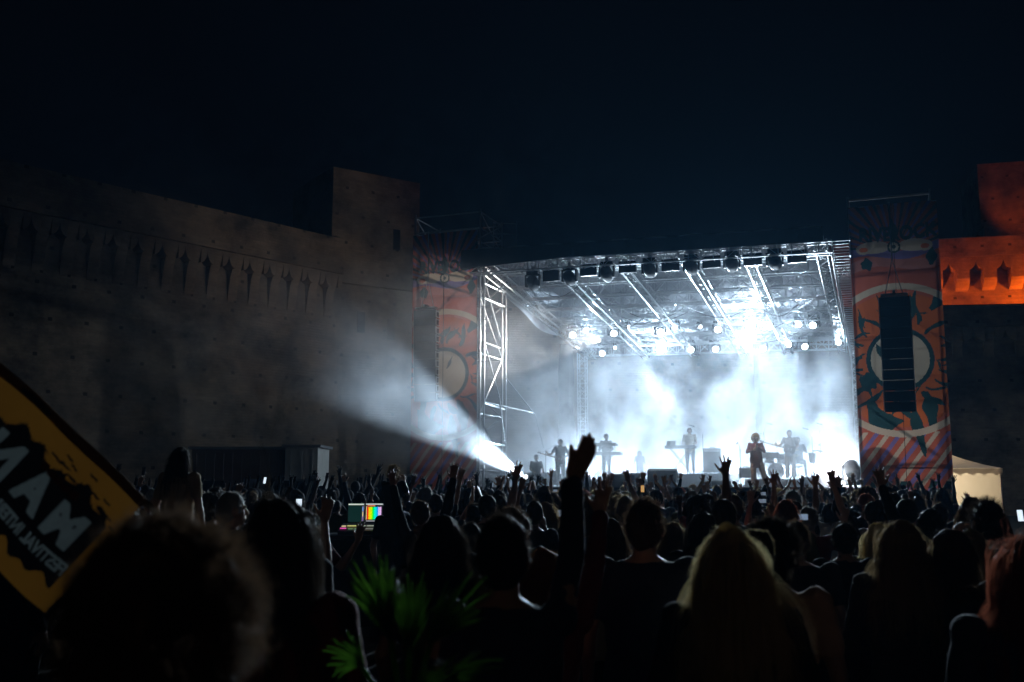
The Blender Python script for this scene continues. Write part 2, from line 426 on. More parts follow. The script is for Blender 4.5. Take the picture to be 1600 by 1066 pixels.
for (a0, a1, b0, b1, h) in ((4.6, 7.4, 4.4, 6.6, 0.5), (1.0, 4.0, 3.6, 6.6, 0.3), (7.7, 10.0, 3.6, 6.2, 0.3)):
    sbox(d, a0, a1, b0, b1, DECK + 0.002, DECK + h); spart(d, 'riser', M['deck']); d = MB()
# roof
RZ0, RSL = 9.35, 0.108
rz = lambda b: RZ0 - RSL * b
rafters = [0.85, 3.2, 5.25, 7.5, 9.85, 12.5]
for a in rafters:
    t = MB(); truss(t, st(a, -0.3, rz(-0.3) - 0.02), st(a, 14, rz(14) - 0.02), 0.34, 0.034, 0.014, seg=26); spart(t, 'rafter_truss', M['alu'])
for k, b in enumerate([0.6, 2.2, 3.8, 5.4, 7.0, 8.6, 10.2, 11.8, 13.6]):
    t = MB(); truss(t, st(0.9, b, rz(b) + 0.12), st(12.45, b, rz(b) + 0.12), 0.42, 0.022, 0.011, seg=22, h=0.5); spart(t, 'cross_truss', M['alu'])
t = MB(); truss(t, st(0.5, -0.35, RZ0 - 0.12), st(12.9, -0.35, RZ0 - 0.12), 0.36, 0.028, 0.013, seg=30); spart(t, 'front_truss', M['alu'])
# diagonal wind braces
t = MB()
for k in range(5):
    a0, a1 = rafters[k], rafters[k + 1]
    for (b0, b1) in ((0.6, 5.4), (5.4, 10.2), (10.2, 13.6)):
        t.tube(st(a0, b0, rz(b0) + .3), st(a1, b1, rz(b1) + .3), 0.02); t.tube(st(a1, b0, rz(b0) + .3), st(a0, b1, rz(b1) + .3), 0.02)
spart(t, 'wind_brace', M['alu'])
# side ladders trusses (closely runged) hanging at both sides of the roof
for a in (0.25,):
    t = MB()
    for da in (-0.28, 0.28):
        t.tube(st(a + da, -0.3, rz(-0.3) + 0.1), st(a + da, 13.8, rz(13.8) + 0.1), 0.03); t.tube(st(a + da, -0.3, rz(-0.3) - 0.4), st(a + da, 13.8, rz(13.8) - 0.4), 0.03)
    for k in range(46):
        b = -0.2 + k * 0.3
        t.tube(st(a - .28, b, rz(b) - .4), st(a + .28, b, rz(b) - .4), 0.014); t.tube(st(a - .28, b, rz(b) + .1), st(a + .28, b, rz(b) + .1), 0.014)
        t.tube(st(a - .28, b, rz(b) - .4), st(a - .28, b, rz(b) + .1), 0.012)
    spart(t, 'side_truss', M['alu'])
# canvas: one sagging sheet per bay
c = MB(); NA, NB = 40, 24
for j in range(NB + 1):
    for i in range(NA + 1):
        a = 0.8 + (13.0 - 0.8) * i / NA; b = -0.6 + 15.0 * j / NB
        dip = 0.10 * abs(math.sin(math.pi * (b - 0.6) / 1.6)) + 0.025 * math.sin(a * 5.1 + b * 2.3)
        c.v.append(tuple(st(a, b, rz(b) + 0.55 - dip)))
for j in range(NB):
    for i in range(NA):
        k = j * (NA + 1) + i; c.f.append((k, k + 1, k + NA + 2, k + NA + 1)); c.m.append(0)
o = spart(c, 'roof_canvas', M['canopy'], smooth=True)
sm = o.modifiers.new('thick', 'SOLIDIFY'); sm.thickness = 0.008
# sagging side canvas at picture left
c = MB(); n = 20
for k in range(n + 1):
    b = 2.6 + 7.0 * k / n; sag = 0.30 * math.sin(math.pi * k / n) ** 0.8
    for zz in (0.15, -0.1 - sag): c.v.append(tuple(st(12.9 + 0.12 * math.sin(b), b, rz(b) + zz)))
for k in range(n): c.f.append((2 * k, 2 * k + 2, 2 * k + 3, 2 * k + 1)); c.m.append(0)
o = spart(c, 'side_canvas', M['canopy']); sm = o.modifiers.new('thick', 'SOLIDIFY'); sm.thickness = 0.01
c = MB(); sbox(c, 0.75, 13.2, -0.62, -0.58, RZ0 + 0.05, RZ0 + 0.52); c.add([st(13.2, -.66, RZ0 - .16), st(9.0, -.66, RZ0 + .05), st(9.0, -.66, RZ0 + .3), st(13.2, -.66, RZ0 + .45), st(13.2, -.63, RZ0 - .16), st(9.0, -.63, RZ0 + .05), st(9.0, -.63, RZ0 + .3), st(13.2, -.63, RZ0 + .45)], [(0, 1, 2, 3), (7, 6, 5, 4), (0, 4, 5, 1), (2, 6, 7, 3), (0, 3, 7, 4), (1, 5, 6, 2)]); spart(c, 'fascia', M['blackcloth'])
# legs of the roof
for (a, b) in ((12.9, 13.5), (0.3, 13.5)):
    t = MB(); truss(t, st(a, b, 0), st(a, b, rz(b)), 0.38, 0.03, 0.014, up=BX, seg=22); spart(t, 'roof_leg', M['alu'])
# black masked column at the back left
P, a_ = on_stage(884, 11.0, z=5); t = MB()
for k in range(5):
    pass
prof = []
for z in np.linspace(DECK, 8.0, 12):
    r = 0.42 - 0.02 * (z - DECK) + 0.04 * math.sin(z * 2.1)
    prof.append([st(a_, 11.0, z) + AX * (r * math.cos(t_) * (1 + .15 * math.sin(5 * t_))) + BX * (r * math.sin(t_)) for t_ in np.linspace(0, 2 * math.pi, 20, endpoint=False)])
c = MB(); c.loft(prof); spart(c, 'masking_drape', M['blackcloth'], smooth=True)
# rear lighting trusses
for (b, v_) in ((9.0, 507), (12.4, 534)):
    PL, aL = on_stage(885, b, v=v_); PR, aR = on_stage(1330, b, v=v_)
    zt = (PL.z + PR.z) / 2
    t = MB(); truss(t, st(0.5, b, PR.z), st(12.6, b, PL.z), 0.3, 0.022, 0.010, seg=34); spart(t, 'lighting_truss', M['alu'])
# cable looms hung under the roof
t = MB()
for k in range(9):
    a = rnd.uniform(2, 11.5); b = rnd.uniform(1, 10); L_ = rnd.uniform(1.2, 3.0)
    pts = [st(a + L_ * i / 6, b + 0.1 * i, rz(b) - 0.25 - 0.35 * math.sin(math.pi * i / 6)) for i in range(7)]; t = MB(); t.path(pts, 0.012); spart(t, 'cable', M['black'])


# ---- scaffold towers
def scaffold(name, a0, a1, b0, b1, ztop, label, bay=2.0, extra=None, diag=True):
    root = empty(name, st((a0 + a1) / 2, (b0 + b1) / 2), STAGE_ROT)
    tag(root, label, 'scaffold tower')
    inv = (Matrix.Translation(root.location) @ Matrix.Rotation(STAGE_ROT, 4, 'Z')).inverted()
    mk = lambda mb, nm, mt: mb.build(nm, mt, root, inv)
    for a in (a0, a1):
        for b in (b0, b1):
            t = MB(); t.tube(st(a, b, 0.05), st(a, b, ztop), 0.034, n=8); t.box(st(a, b, 0.025), (0.18, 0.18, 0.05)); mk(t, 'upright', M['steel'])
    zs = list(np.arange(0.3, ztop - 0.1, bay)) + [ztop - 0.12]
    t = MB()
    for z in zs:
        for zz in (z, z + 0.5) if z == zs[-2] else (z,):
            for (p, q) in (((a0, b0), (a1, b0)), ((a1, b0), (a1, b1)), ((a1, b1), (a0, b1)), ((a0, b1), (a0, b0))):
                t.tube(st(*p, zz), st(*q, zz), 0.026)
    mk(t, 'ledger', M['steel'])
    t = MB()
    for k in range(len(zs) - 1):
        z0, z1 = zs[k], zs[k + 1]
        for (p, q) in (((a0, b1), (a1, b1)), ((a1, b0), (a1, b1)), ((a0, b0), (a0, b1))):
            if k % 2: p, q = q, p
            t.tube(st(*p, z0), st(*q, z1), 0.022)
    mk(t, 'brace', M['steel'])
    if extra:
        t = MB()
        for (p, q, r) in extra: t.tube(p, q, r)
        mk(t, 'stay', M['steel'])
    return root
scaffold('scaffold_tower', -2.45, -0.03, 0.0, 2.2, 10.95, 'tall steel scaffold tower behind the right festival banner, beside the tent')
scaffold('scaffold_tower', 12.72, 15.35, 0.0, 2.2, 11.5, 'tall steel scaffold tower behind the left festival banner, beside the castle wall',
         extra=[(at(757, 628, 35.6), at(833, 645, 38.6), 0.03), (at(790, 590, 37.6), at(836, 648, 38.7), 0.025), (at(836, 648, 38.7), at(850, 700, 39.5), 0.025)])
# scaffold bay at the stage's left side
t = empty('scaffold_bay', st(12.6, 0)); 
bay = t; tag(bay, 'open steel scaffold bay with long diagonal braces, left side of the stage front', 'scaffold')
bay.rotation_euler = (0, 0, STAGE_ROT)
inv = (Matrix.Translation(bay.location) @ Matrix.Rotation(STAGE_ROT, 4, 'Z')).inverted()
def pline(u0, v0, u1, v1, b0, b1, r, nm='brace', a=None):
    t = MB(); P0, _ = on_stage(u0, b0, v=v0); P1, _ = on_stage(u1, b1, v=v1); t.tube(P0, P1, r, n=8); return t
up1, _a = on_stage(756, 0.0, z=5); up2, _b = on_stage(790, 2.6, z=5)
t = MB(); t.tube(Vector((up1.x, up1.y, 0)), Vector((up1.x, up1.y, 9.9)), 0.035, n=8); t.build('upright', M['alu'], bay, inv)
t = MB(); t.tube(Vector((up2.x, up2.y, 0)), Vector((up2.x, up2.y, 9.2)), 0.035, n=8); t.build('upright', M['alu'], bay, inv)
for (u0, v0, u1, v1) in ((757, 443, 788, 458), (757, 466, 788, 479), (757, 535, 786, 546), (757, 630, 788, 640), (757, 690, 788, 696)):
    pline(u0, v0, u1, v1, 0.02, 2.58, 0.04).build('ledger', M['alu'], bay, inv)
for (u0, v0, u1, v1) in ((752, 420, 786, 545), (758, 540, 780, 620), (786, 447, 760, 470), (780, 620, 788, 690)):
    pline(u0, v0, u1, v1, 0.03, 2.5, 0.028).build('brace', M['alu'], bay, inv)
# mast above the roof at the left
r = empty('antenna_mast', st(12.2, 0.4, RZ0 + 0.56)); tag(r, 'small steel lattice mast on the left end of the stage roof', 'mast')
t = MB(); truss(t, (0, 0, 0.0), (0, 0, 1.15), 0.3, 0.02, 0.01, up=Vector((0, 1, 0)), seg=3); t.box((0, 0, 0.01), (0.5, 0.5, 0.02)); t.build('lattice', M['steel'], r)
t = MB(); t.tube((-0.15, 0, 1.15), (0.75, 0, 1.12), 0.018); t.tube((-0.15, 0, 0.75), (0.75, 0, 0.72), 0.018); t.tube((.7, 0, .05), (.7, 0, 1.2), .018); t.build('arm', M['steel'], r)

# ---- festival banners
BC = [mat('print_coral', (0.36, 0.085, 0.05), 0.7, transl=0.13), mat('print_dark', (0.012, 0.03, 0.03), 0.7, transl=0.2),
      mat('print_cream', (0.42, 0.33, 0.24), 0.7, transl=0.13), mat('print_orange', (0.40, 0.09, 0.025), 0.7, transl=0.13),
      mat('print_violet', (0.15, 0.11, 0.24), 0.7, transl=0.13), mat('print_pink', (0.38, 0.14, 0.11), 0.7, transl=0.13)]
def banner(name, a_left, a_right, z0, z1, zc, label, seed):
    """x runs 0..w from the left of the picture; art is laid in thin layers"""
    rr = random.Random(seed); w = a_left - a_right; cx = w * 0.5; sc = w / 2.75
    P = st(a_left, -0.12, 0)
    polys = []
    def put(poly, mi, layer): polys.append((poly, mi, layer))
    put([(0, z0), (w, z0), (w, z1), (0, z1)], 0, 0)
    def ringseg(r0, r1, mi, layer, n=72, a0=0, a1=360):
        for k in range(n):
            t0, t1 = R(a0 + (a1 - a0) * k / n), R(a0 + (a1 - a0) * (k + 1) / n)
            put([(cx + r0 * math.cos(t0), zc + r0 * math.sin(t0)), (cx + r1 * math.cos(t0), zc + r1 * math.sin(t0)), (cx + r1 * math.cos(t1), zc + r1 * math.sin(t1)), (cx + r0 * math.cos(t1), zc + r0 * math.sin(t1))], mi, layer)
    RO = 2.53 * sc
    # orange glow in the ring, top and bottom bands
    ringseg(1.0, RO - 0.3, 3, 1)
    # top: violet wave bands and rays
    for k, (zz, th, mi) in enumerate(((zc + 2.75, 0.35, 5), (zc + 3.15, 0.28, 4))):
        for i in range(16):
            x0_, x1_ = w * i / 16, w * (i + 1) / 16
            f = lambda x: zz + 0.14 * math.sin(x * 2.2 + k) + 0.08 * x
            put([(x0_, f(x0_)), (x1_, f(x1_)), (x1_, f(x1_) + th), (x0_, f(x0_) + th)], mi, 2)
    for i in range(22):
        t0 = R(8 + i * 7.6); t1 = t0 + R(3.4)
        c0 = (cx, zc + 3.35); 
        put([(c0[0] + .55 * math.cos(t0), c0[1] + .55 * math.sin(t0)), (c0[0] + 4 * math.cos(t0), c0[1] + 4 * math.sin(t0)), (c0[0] + 4 * math.cos(t1), c0[1] + 4 * math.sin(t1)), (c0[0] + .55 * math.cos(t1), c0[1] + .55 * math.sin(t1))], 1 if i % 2 else 4, 2)
    # bottom: slanted stripes and chequers
    zb = zc - 3.0
    for k in range(20):
        xx = -2.0 + k * 0.34
        put([(xx, z0), (xx + 0.15, z0), (xx + 0.15 + 1.8, z0 + 2.4), (xx + 1.8, z0 + 2.4)], (4, 2)[k % 2], 2)
    for k in range(7):
        for j in range(3):
            put([(k * .42 + .1 * j, z0 + .1 + .3 * j), (k * .42 + .2 + .1 * j, z0 + .1 + .3 * j), (k * .42 + .3 + .1 * j, z0 + .3 + .3 * j), (k * .42 + .1 + .1 * j, z0 + .3 + .3 * j)], 1, 3)
    # flame-like stripes
    def flame(x, z, ang, L_, wd, bend, mi=1, layer=4):
        pts_l, pts_r = [], []; n = 9; th = ang; px, pz = x, z
        for i in range(n + 1):
            t = i / n; wdt = wd * math.sin(math.pi * min(1, t * 0.85 + 0.12)) ** 0.9 * (1 + .25 * math.sin(t * 9 + x * 7))
            nx, nz = -math.sin(th), math.cos(th)
            pts_l.append((px + nx * wdt, pz + nz * wdt)); pts_r.append((px - nx * wdt, pz - nz * wdt))
            px += math.cos(th) * L_ / n; pz += math.sin(th) * L_ / n; th += bend / n * math.cos(t * 3.2)
        for i in range(n):
            put([pts_l[i], pts_l[i + 1], pts_r[i + 1], pts_r[i]], mi, layer)
    for k in range(18):
        t = R(k * 20 + rr.uniform(-6, 6)); r0 = rr.uniform(1.12, 1.3) * sc
        x, z = cx + r0 * math.cos(t), zc + r0 * math.sin(t)
        flame(x, z, t + rr.uniform(-.3, .3), rr.uniform(.8, 1.15) * sc, rr.uniform(.055, .11), rr.choice((-1, 1)) * rr.uniform(.9, 2.4))
        if k % 2: flame(x + .1, z + .12, t + rr.uniform(.3, .6), .7 * sc, .04, 2.2); flame(x - .05, z + .3, t - .4, .4 * sc, .03, -2)
    for (x, z, an, L_, wd, be) in ((.15 * w, zc - 1.25, -1.4, 1.2, .26, .9), (.05 * w, zc - .75, .3, .5, .3, .5), (.62 * w, zc - 1.5, -1.5, 1.5, .15, .4), (.86 * w, zc + 1.5, .7, .8, .16, .6),
                                   (.2 * w, zc - 2.0, .3, .8, .22, -.6), (.82 * w, zc - 2.1, 1.6, 1.1, .2, .3), (.12 * w, zc + 3.0, .2, .35, .2, .2), (.9 * w, zc + 2.9, 1.4, .6, .14, .4)):
        flame(x, z, an, L_, wd, be)
    ringseg(RO - 0.2, RO, 2, 5)
    ringseg(0.0, 1.04 * sc, 1, 6, 40); ringseg(0.0, 0.9 * sc, 2, 7, 40)
    flame(cx + .1, zc + .2, .9, .5, .05, .8, 1, 8); flame(cx - .3, zc - .3, 1.7, .9, .12, 1.2, 1, 8)
    # emblem scroll and lettering
    zt = zc + 3.55
    def blob(x, z, rx, rz_, mi, layer): put([(x + rx * math.cos(t), z + rz_ * math.sin(t)) for t in np.linspace(0, 2 * math.pi, 18, endpoint=False)], mi, layer)
    for sg in (-1, 1):
        blob(cx + sg * .62 * sc, zt + .02, .5 * sc, .2, 2, 9); blob(cx + sg * .95 * sc, zt - .02, .24 * sc, .17, 2, 9)
        blob(cx + sg * .95 * sc, zt - .04, .14 * sc, .08, 3, 10)
    blob(cx, zt, .2, .2, 1, 11); blob(cx, zt, .14, .14, 2, 12); blob(cx, zt, .06, .06, 1, 13)
    flame(cx, zt + .15, 1.57, .75, .12, .15, 1, 11)
    for (word, xx) in (('RIVE', cx - .58 * sc), ('ROCK', cx + .6 * sc)):
        vs, fs = text_mesh(word, 0.52 * sc, 0.0, 0.022)
        vs = [(x * 1.0 + xx, z * 1.25 + zt + .38 + .06 * abs(x + xx - cx)) for x, y, z in vs]
        for f in fs: put([vs[i] for i in f], 1, 12)
    idx, nx, nz = raster(polys, 0, w, z0, z1, .021)
    def shape(u_, v_):
        x = u_ * w; z = z0 + v_ * (z1 - z0); y = .018 * np.sin(z * 1.7 + x * .8 + seed) * np.sin(np.pi * u_) + .007 * np.sin(x * 9 + z * 2.2) + .005 * np.sin(z * 11 - x * 3)
        return np.stack([x, y, z], 1)
    me = sheet_mesh(name, idx, nx, nz, shape)
    for m_ in BC: me.materials.append(m_)
    me.shade_smooth(); bo = bpy.data.objects.new(name, me); COL.objects.link(bo)
    bo.location = P; bo.rotation_euler = (0, 0, STAGE_ROT)
    tag(bo, label, 'banner', 'festival banners on the scaffold towers')
    return bo, w
b1, _w = banner('festival_banner', -0.02, -2.62, 1.0, 10.55, 5.62, 'tall printed festival banner, orange with a cream disc, right of the stage', 4)
b2, _w = banner('festival_banner', 15.38, 12.78, 0.9, 11.0, 5.75, 'tall printed festival banner, orange with flame stripes, left of the stage', 9)
for (a0, a1, zt, zb, r) in ((-0.02, -2.62, 10.55, 1.0, b1), (15.38, 12.78, 11.0, 0.9, b2)):
    w_ = a0 - a1
    t = MB(); t.tube((0, 0.035, zt - .02), (w_, 0.035, zt - .02), 0.03); t.tube((0, 0.035, zb), (w_, 0.035, zb), 0.03); t.build('rail', M['steel'], r)
    t = MB(); t.tube((w_ / 2, -0.075, zb), (w_ / 2, -0.075, zt), 0.012, n=4); t.build('seam_rope', M['black'], r)

# ---- line arrays
def line_array(P, n, width, h, label, curve=0.03, flare=1):
    r = empty('line_array_speaker', P, STAGE_ROT); tag(r, label, 'speaker', 'hanging line array speakers')
    fr = MB(); fr.box((0, 0.1, 0.08), (width * .9, 0.7, 0.06)); fr.box((0, .1, 0.16), (0.08, 0.8, 0.08))
    for sx in (-1, 1): fr.tube((sx * width * .3, 0, .1), (0, 0, 1.2), 0.012); 
    fr.tube((0, 0, 1.2), (0, 0, 3.0), 0.02); fr.build('flying_frame', M['steel'], r)
    z = 0.0; y = 0.0; ang = 0.0
    for k in range(n):
        ang = R(curve * 60 * (k / n) ** 2)
        mx = Matrix.Translation((0, y, z)) @ Matrix.Rotation(ang, 4, 'X')
        c = MB(); hh = h * 0.985
        # trapezoid cabinet: tall baffle in front, low back
        poly = [(-hh, -0.25), (0, -0.25), (-0.06 * 1, 0.38), (-hh + 0.06, 0.38)]
        vs = [mx @ Vector((sx * width / 2, yy, zz)) for sx in (-1, 1) for (zz, yy) in poly]
        c.add(vs, [(0, 1, 2, 3), (7, 6, 5, 4), (0, 4, 5, 1), (1, 5, 6, 2), (2, 6, 7, 3), (3, 7, 4, 0)])
        co = c.build('cabinet', M['black'], r)
        gmb = MB()
        vs = [mx @ Vector((sx * width * .47, -0.262, zz)) for sx, zz in ((-1, -hh + .02), (1, -hh + .02), (1, -.02), (-1, -.02))]
        vs2 = [v + mx.to_3x3() @ Vector((0, .008, 0)) for v in vs]
        gmb.add(vs + vs2, [(0, 1, 2, 3), (4, 7, 6, 5), (0, 4, 5, 1), (1, 5, 6, 2), (2, 6, 7, 3), (3, 7, 4, 0)]); gmb.build('grille', M['blackcloth'], co)
        gmb = MB()
        for sx in (-1, 1): # side rigging plates
            for yy in (-.2, .3): gmb.box((sx * (width / 2 + .012), yy, -hh * .5), (.02, .05, hh * .9), mx=mx)
            gmb.box((sx * (width / 2 + .012), .05, -.06), (.02, .5, .035), mx=mx); gmb.box((sx * (width / 2 + .012), .05, -hh + .03), (.02, .5, .035), mx=mx)
        gmb.build('rigging_plate', M['alu'], co)
        z -= h * math.cos(ang); y += h * math.sin(ang)
    return r
PR = at(1397, 466, 29.7); line_array(PR, 11, 0.86, 0.312, 'long black line array speaker hanging in front of the right festival banner', 0.16)
PL_ = at(668, 486, 36.0); line_array(PL_, 11, 0.86, 0.30, 'long black line array speaker hanging in front of the left festival banner', 0.16)

# ================================================================== STAGE LIGHTS
def fixture_mesh(kind):
    y = MB(); h = MB(); l = MB(); c = MB()
    if kind == 'head':
        y.box((0, 0, -0.08), (0.34, 0.24, 0.12)); 
        for sx in (-1, 1): y.box((sx * 0.2, 0, -0.28), (0.045, 0.14, 0.34))
        y.box((0, 0, -0.13), (0.44, 0.14, 0.04))
        h.lathe([(0.10, -0.2), (0.16, -0.17), (0.17, 0.0), (0.165, 0.16), (0.15, 0.18)], 20)
        l.lathe([(0.001, 0.178), (0.10, 0.184), (0.145, 0.176)], 20)
    return y, h, l
HEADME = {}
def moving_head(P, aim, label, lens='lens_off', scale=1.0, group=None, hang=True):
    """yoke base clamped to the truss, a drum head turned towards aim"""
    P = Vector(P); r = empty('moving_head_light', P, STAGE_ROT); tag(r, label, 'stage light', group)
    s = scale
    if 'y' not in HEADME:
        y, h, l = fixture_mesh('head')
        HEADME['y'] = y.mesh('yoke'); HEADME['h'] = h.mesh('head'); HEADME['l'] = l.mesh('lens')
        for k in 'yh': HEADME[k].materials.append(M['black'])
        HEADME['h'].shade_smooth(); HEADME['l'].materials.append(M['lens_off'])
        cl = MB(); cl.box((0, 0, 0.03), (0.08, 0.06, 0.10)); cl.tube((0, -0.05, .09), (0, .05, .09), .035); HEADME['c'] = cl.mesh('clamp'); HEADME['c'].materials.append(M['steel'])
    yo = bpy.data.objects.new('yoke', HEADME['y']); COL.objects.link(yo); yo.parent = r; yo.scale = (s, s, s if hang else -s)
    if hang:
        cl = bpy.data.objects.new('clamp', HEADME['c']); COL.objects.link(cl); cl.parent = yo
    hd = bpy.data.objects.new('head', HEADME['h']); COL.objects.link(hd); hd.parent = r
    c0 = Vector((0, 0, (-0.34 if hang else 0.34) * s)); hd.location = c0; hd.scale = (s, s, s)
    wc = P + c0; d = Vector(aim) - wc
    q = Matrix.Rotation(-STAGE_ROT, 3, 'Z') @ d.normalized()
    hd.rotation_euler = q.to_track_quat('Z', 'Y').to_euler()
    ln = bpy.data.objects.new('lens', HEADME['l']); COL.objects.link(ln); ln.parent = hd
    ln.material_slots[0].link = 'OBJECT'; ln.material_slots[0].material = M[lens]
    return r, wc + d.normalized() * 0.22 * s, d.normalized()
def blinder(P, label):
    r = empty('blinder_light', P, STAGE_ROT); tag(r, label, 'stage light', 'rectangular blinders along the roof front')
    b = MB(); b.box((0, 0, -0.25), (0.56, 0.2, 0.36)); b.box((0, -0.11, -0.25), (0.60, 0.02, 0.40)); b.build('housing', M['black'], r)
    b = MB(); b.tube((-.31, 0, -.25), (-.31, 0, .04), .015); b.tube((.31, 0, -.25), (.31, 0, .04), .015); b.tube((-.31, 0, .04), (.31, 0, .04), .015); b.build('bracket', M['steel'], r)
    for sx in (-1, 1):
        b = MB(); b.lathe([(0.001, 0), (0.10, 0.01), (0.115, 0.0)], 16, mx=Matrix.Translation((sx * 0.13, 0.105, -0.25)) @ Matrix.Rotation(-math.pi / 2, 4, 'X')); b.build('lens', M['lens_off'], r)
    return r
front = [(833, 432), (890, 424), (948, 417), (1015, 411), (1080, 406), (1143, 401), (1210, 397)]
names = ['first', 'second', 'third', 'fourth', 'fifth', 'sixth', 'seventh', 'eighth', 'ninth', 'tenth', 'eleventh', 'twelfth']
for i, (u, v) in enumerate(front):
    P, a = on_stage(u, -0.15, v=v - 8)
    moving_head(P, P + Vector((0, -0.1, -1)) + BX * 1.4, 'dark round moving head hanging from the roof front, %s from the left' % names[i], 'lens_off', 1.25, 'moving heads along the roof front')
for i, (u, v) in enumerate([(862, 424), (920, 415), (981, 410), (1048, 407), (1112, 402), (1176, 398), (1245, 393)]):
    P, a = on_stage(u, -0.1, v=v - 3); blinder(P, 'rectangular blinder lamp hanging from the roof front, %s from the left' % names[i])

CAMP = Vector((0, 0, EYE))
row1 = [(895, 521, 'e'), (915, 518, 'b'), (959, 519, 'e'), (981, 516, 's'), (1032, 517, 'e'), (1055, 513, 'b'), (1093, 516, 's'), (1123, 514, 'e'), (1173, 508, 'H'), (1199, 509, 'e'), (1248, 509, 'b'), (1271, 505, 'e')]
row2 = [(900, 548, 's'), (942, 549, 'e'), (960, 548, 's'), (1033, 543, 'H'), (1078, 544, 'e'), (1116, 543, 'e'), (1164, 541, 'b'), (1190, 541, 'e'), (1234, 540, 'b'), (1255, 539, 'e'), (1310, 537, 'b')]
for ri, (row, b, nm) in enumerate(((row1, 9.0, 'front'), (row2, 12.4, 'back'))):
    for i, (u, v, k) in enumerate(row):
        P, a = on_stage(u, b - 0.3, v=v)
        top = P + Vector((0, 0, 0.36))
        if k == 'H': aim = CAMP + Vector((0.5, 4, 0.5))
        elif k == 'b': aim = CAMP + Vector((rnd.uniform(-6, 6), 14, 3))
        elif k == 's': aim = P + (CAMP - P) * 0.3 + Vector((5, 0, -2))
        else: aim = P + (CAMP - P) * 0.3 + Vector((rnd.uniform(-6, 6), 0, rnd.uniform(-6, 0)))
        sc = {'H': 1.3, 'b': 0.95, 's': 0.6, 'e': 1.15}[k]
        r, lp, dr = moving_head(top, aim, '%s moving head on the %s rear truss, %s from the left' % ({'H': 'dazzling white', 'b': 'bright', 's': 'small lit', 'e': 'white lit'}[k], 'upper' if ri == 0 else 'lower', names[i]),
                                'lens_lit', sc, 'lit moving heads on the rear trusses')
        if k == 'H':
            spot('key', lp + dr * 0.05, aim, 15000, 38, 0.9, COOL, 0.05)
            point('glow', lp + dr * 0.12, 900 if ri == 0 else 1700, COOL, 0.04)
        elif k == 'b':
            last = (u == 1310)
            spot('bright', lp + dr * 0.05, aim, 1500 if last else 5200, 46, 0.9, COOL, 0.04)
            point('glow', lp + dr * 0.1, 2 if last else 25, COOL, 0.04)
# shafts from the truss down to the deck
for (u, v, b, tb, ta, pw, cone) in ((1027, 552, 12.2, 9.5, 8.3, 9000, 9), (942, 556, 12.2, 9.0, 10.4, 3500, 9), (1240, 550, 12.2, 4.0, 1.0, 3000, 26), (1150, 520, 8.8, 6.0, 4.5, 2500, 26)):
    P, a = on_stage(u, b, v=v); spot('shaft', P, st(ta, tb, DECK), pw, cone, 0.5, COOL, 0.05)
# floor lights at the back and the sides
floor_l = [  # column u, depth b, aim (a, b, z), power, cone, lens
    (905, 10.0, (10.0, 0, 3.6), 6500, 74), (985, 10.5, (8.6, 0, 3.2), 6500, 74), (1075, 10.5, (6.5, 0, 3.0), 6500, 74),
    (1150, 10.5, (4.0, 0, 3.2), 6000, 74), (1225, 10.0, (2.0, 0, 3.2), 6000, 74), (1290, 9.0, (1.0, 0, 3.6), 7000, 74)]
for i, (u, b, (ta, tb, tz), pw, cone) in enumerate(floor_l):
    P, a = on_stage(u, b, z=DECK + 0.02)
    r, lp, dr = moving_head(P, st(ta, tb, tz), 'floor moving head at the back of the stage behind the band, %s from the left' % names[i], 'lens_lit', 1.0, 'floor lights at the back of the stage', hang=False)
    spot('floor_beam', lp + dr * 0.05, st(ta, tb, tz), pw, cone, 0.8, COOL, 0.08)
# the left front beam that shoots out over the crowd
P, a = on_stage(824, 1.2, z=DECK + 0.05)
tgt = at(480, 520, 27.0)
r, lp, dr = moving_head(P, tgt, 'moving head at the left stage corner shooting a white beam to the upper left', 'lens_lit', .75, hang=False)
spot('left_beam', lp + dr * 0.05, tgt, 36000, 20, 0.55, COOL, 0.05)
P2, a = on_stage(868, 3.0, z=DECK + 0.05)
r, lp, dr = moving_head(P2, at(846, 520, 40.0), 'floor moving head behind the left guitarist, pointing straight up', 'lens_lit', 1.0, hang=False)
spot('left_up', lp + dr * 0.05, at(846, 520, 40.0), 5000, 16, 0.6, COOL, 0.05)
# right front moving head
P, a = on_stage(1333, 1.4, z=DECK + 0.05)
r, lp, dr = moving_head(P, at(1255, 560, 37.5), 'big moving head at the right front stage corner, beam fanning up and back', 'lens_lit', 1.5, hang=False)
spot('right_beam', lp + dr * 0.05, at(1225, 610, 38.0), 9000, 27, 0.5, COOL, 0.06)
# wash onto the underside of the roof and the backs of the banners
for a in (3.0, 6.5, 10.0): spot('roof_wash', st(a, 7.0, DECK + .4), st(a, 4.5, 9.3), 330, 120, 1.0, COOL, 0.3)
spot('left_banner_back', st(9.6, 5.2, 7.3), st(13.9, -0.1, 7.2), 6500, 50, 0.5, (1, 0.93, 0.85), 0.03)
spot('right_banner_back', st(1.2, 3.4, 2.2), st(-0.5, -0.1, 2.2), 2600, 62, 0.4, (0.95, 0.95, 1), 0.03)

for (ta, tb, tz, pw_) in ((3.2, 0.9, 2.6, 2600), (2.6, 3.7, 2.7, 2600)): spot('front_light', st(ta + 1.5, -0.35, 8.7), st(ta, tb, tz), pw_, 14, 0.8, (1, .86, .68), 0.08)

spot('wall_fill', st(13.4, 9.5, 7.4), (-13, 57.5, 15), 1900, 60, 1.0, (1, .93, .84), 0.1)  # added lamp without a fixture, brightens the left castle wall and tower

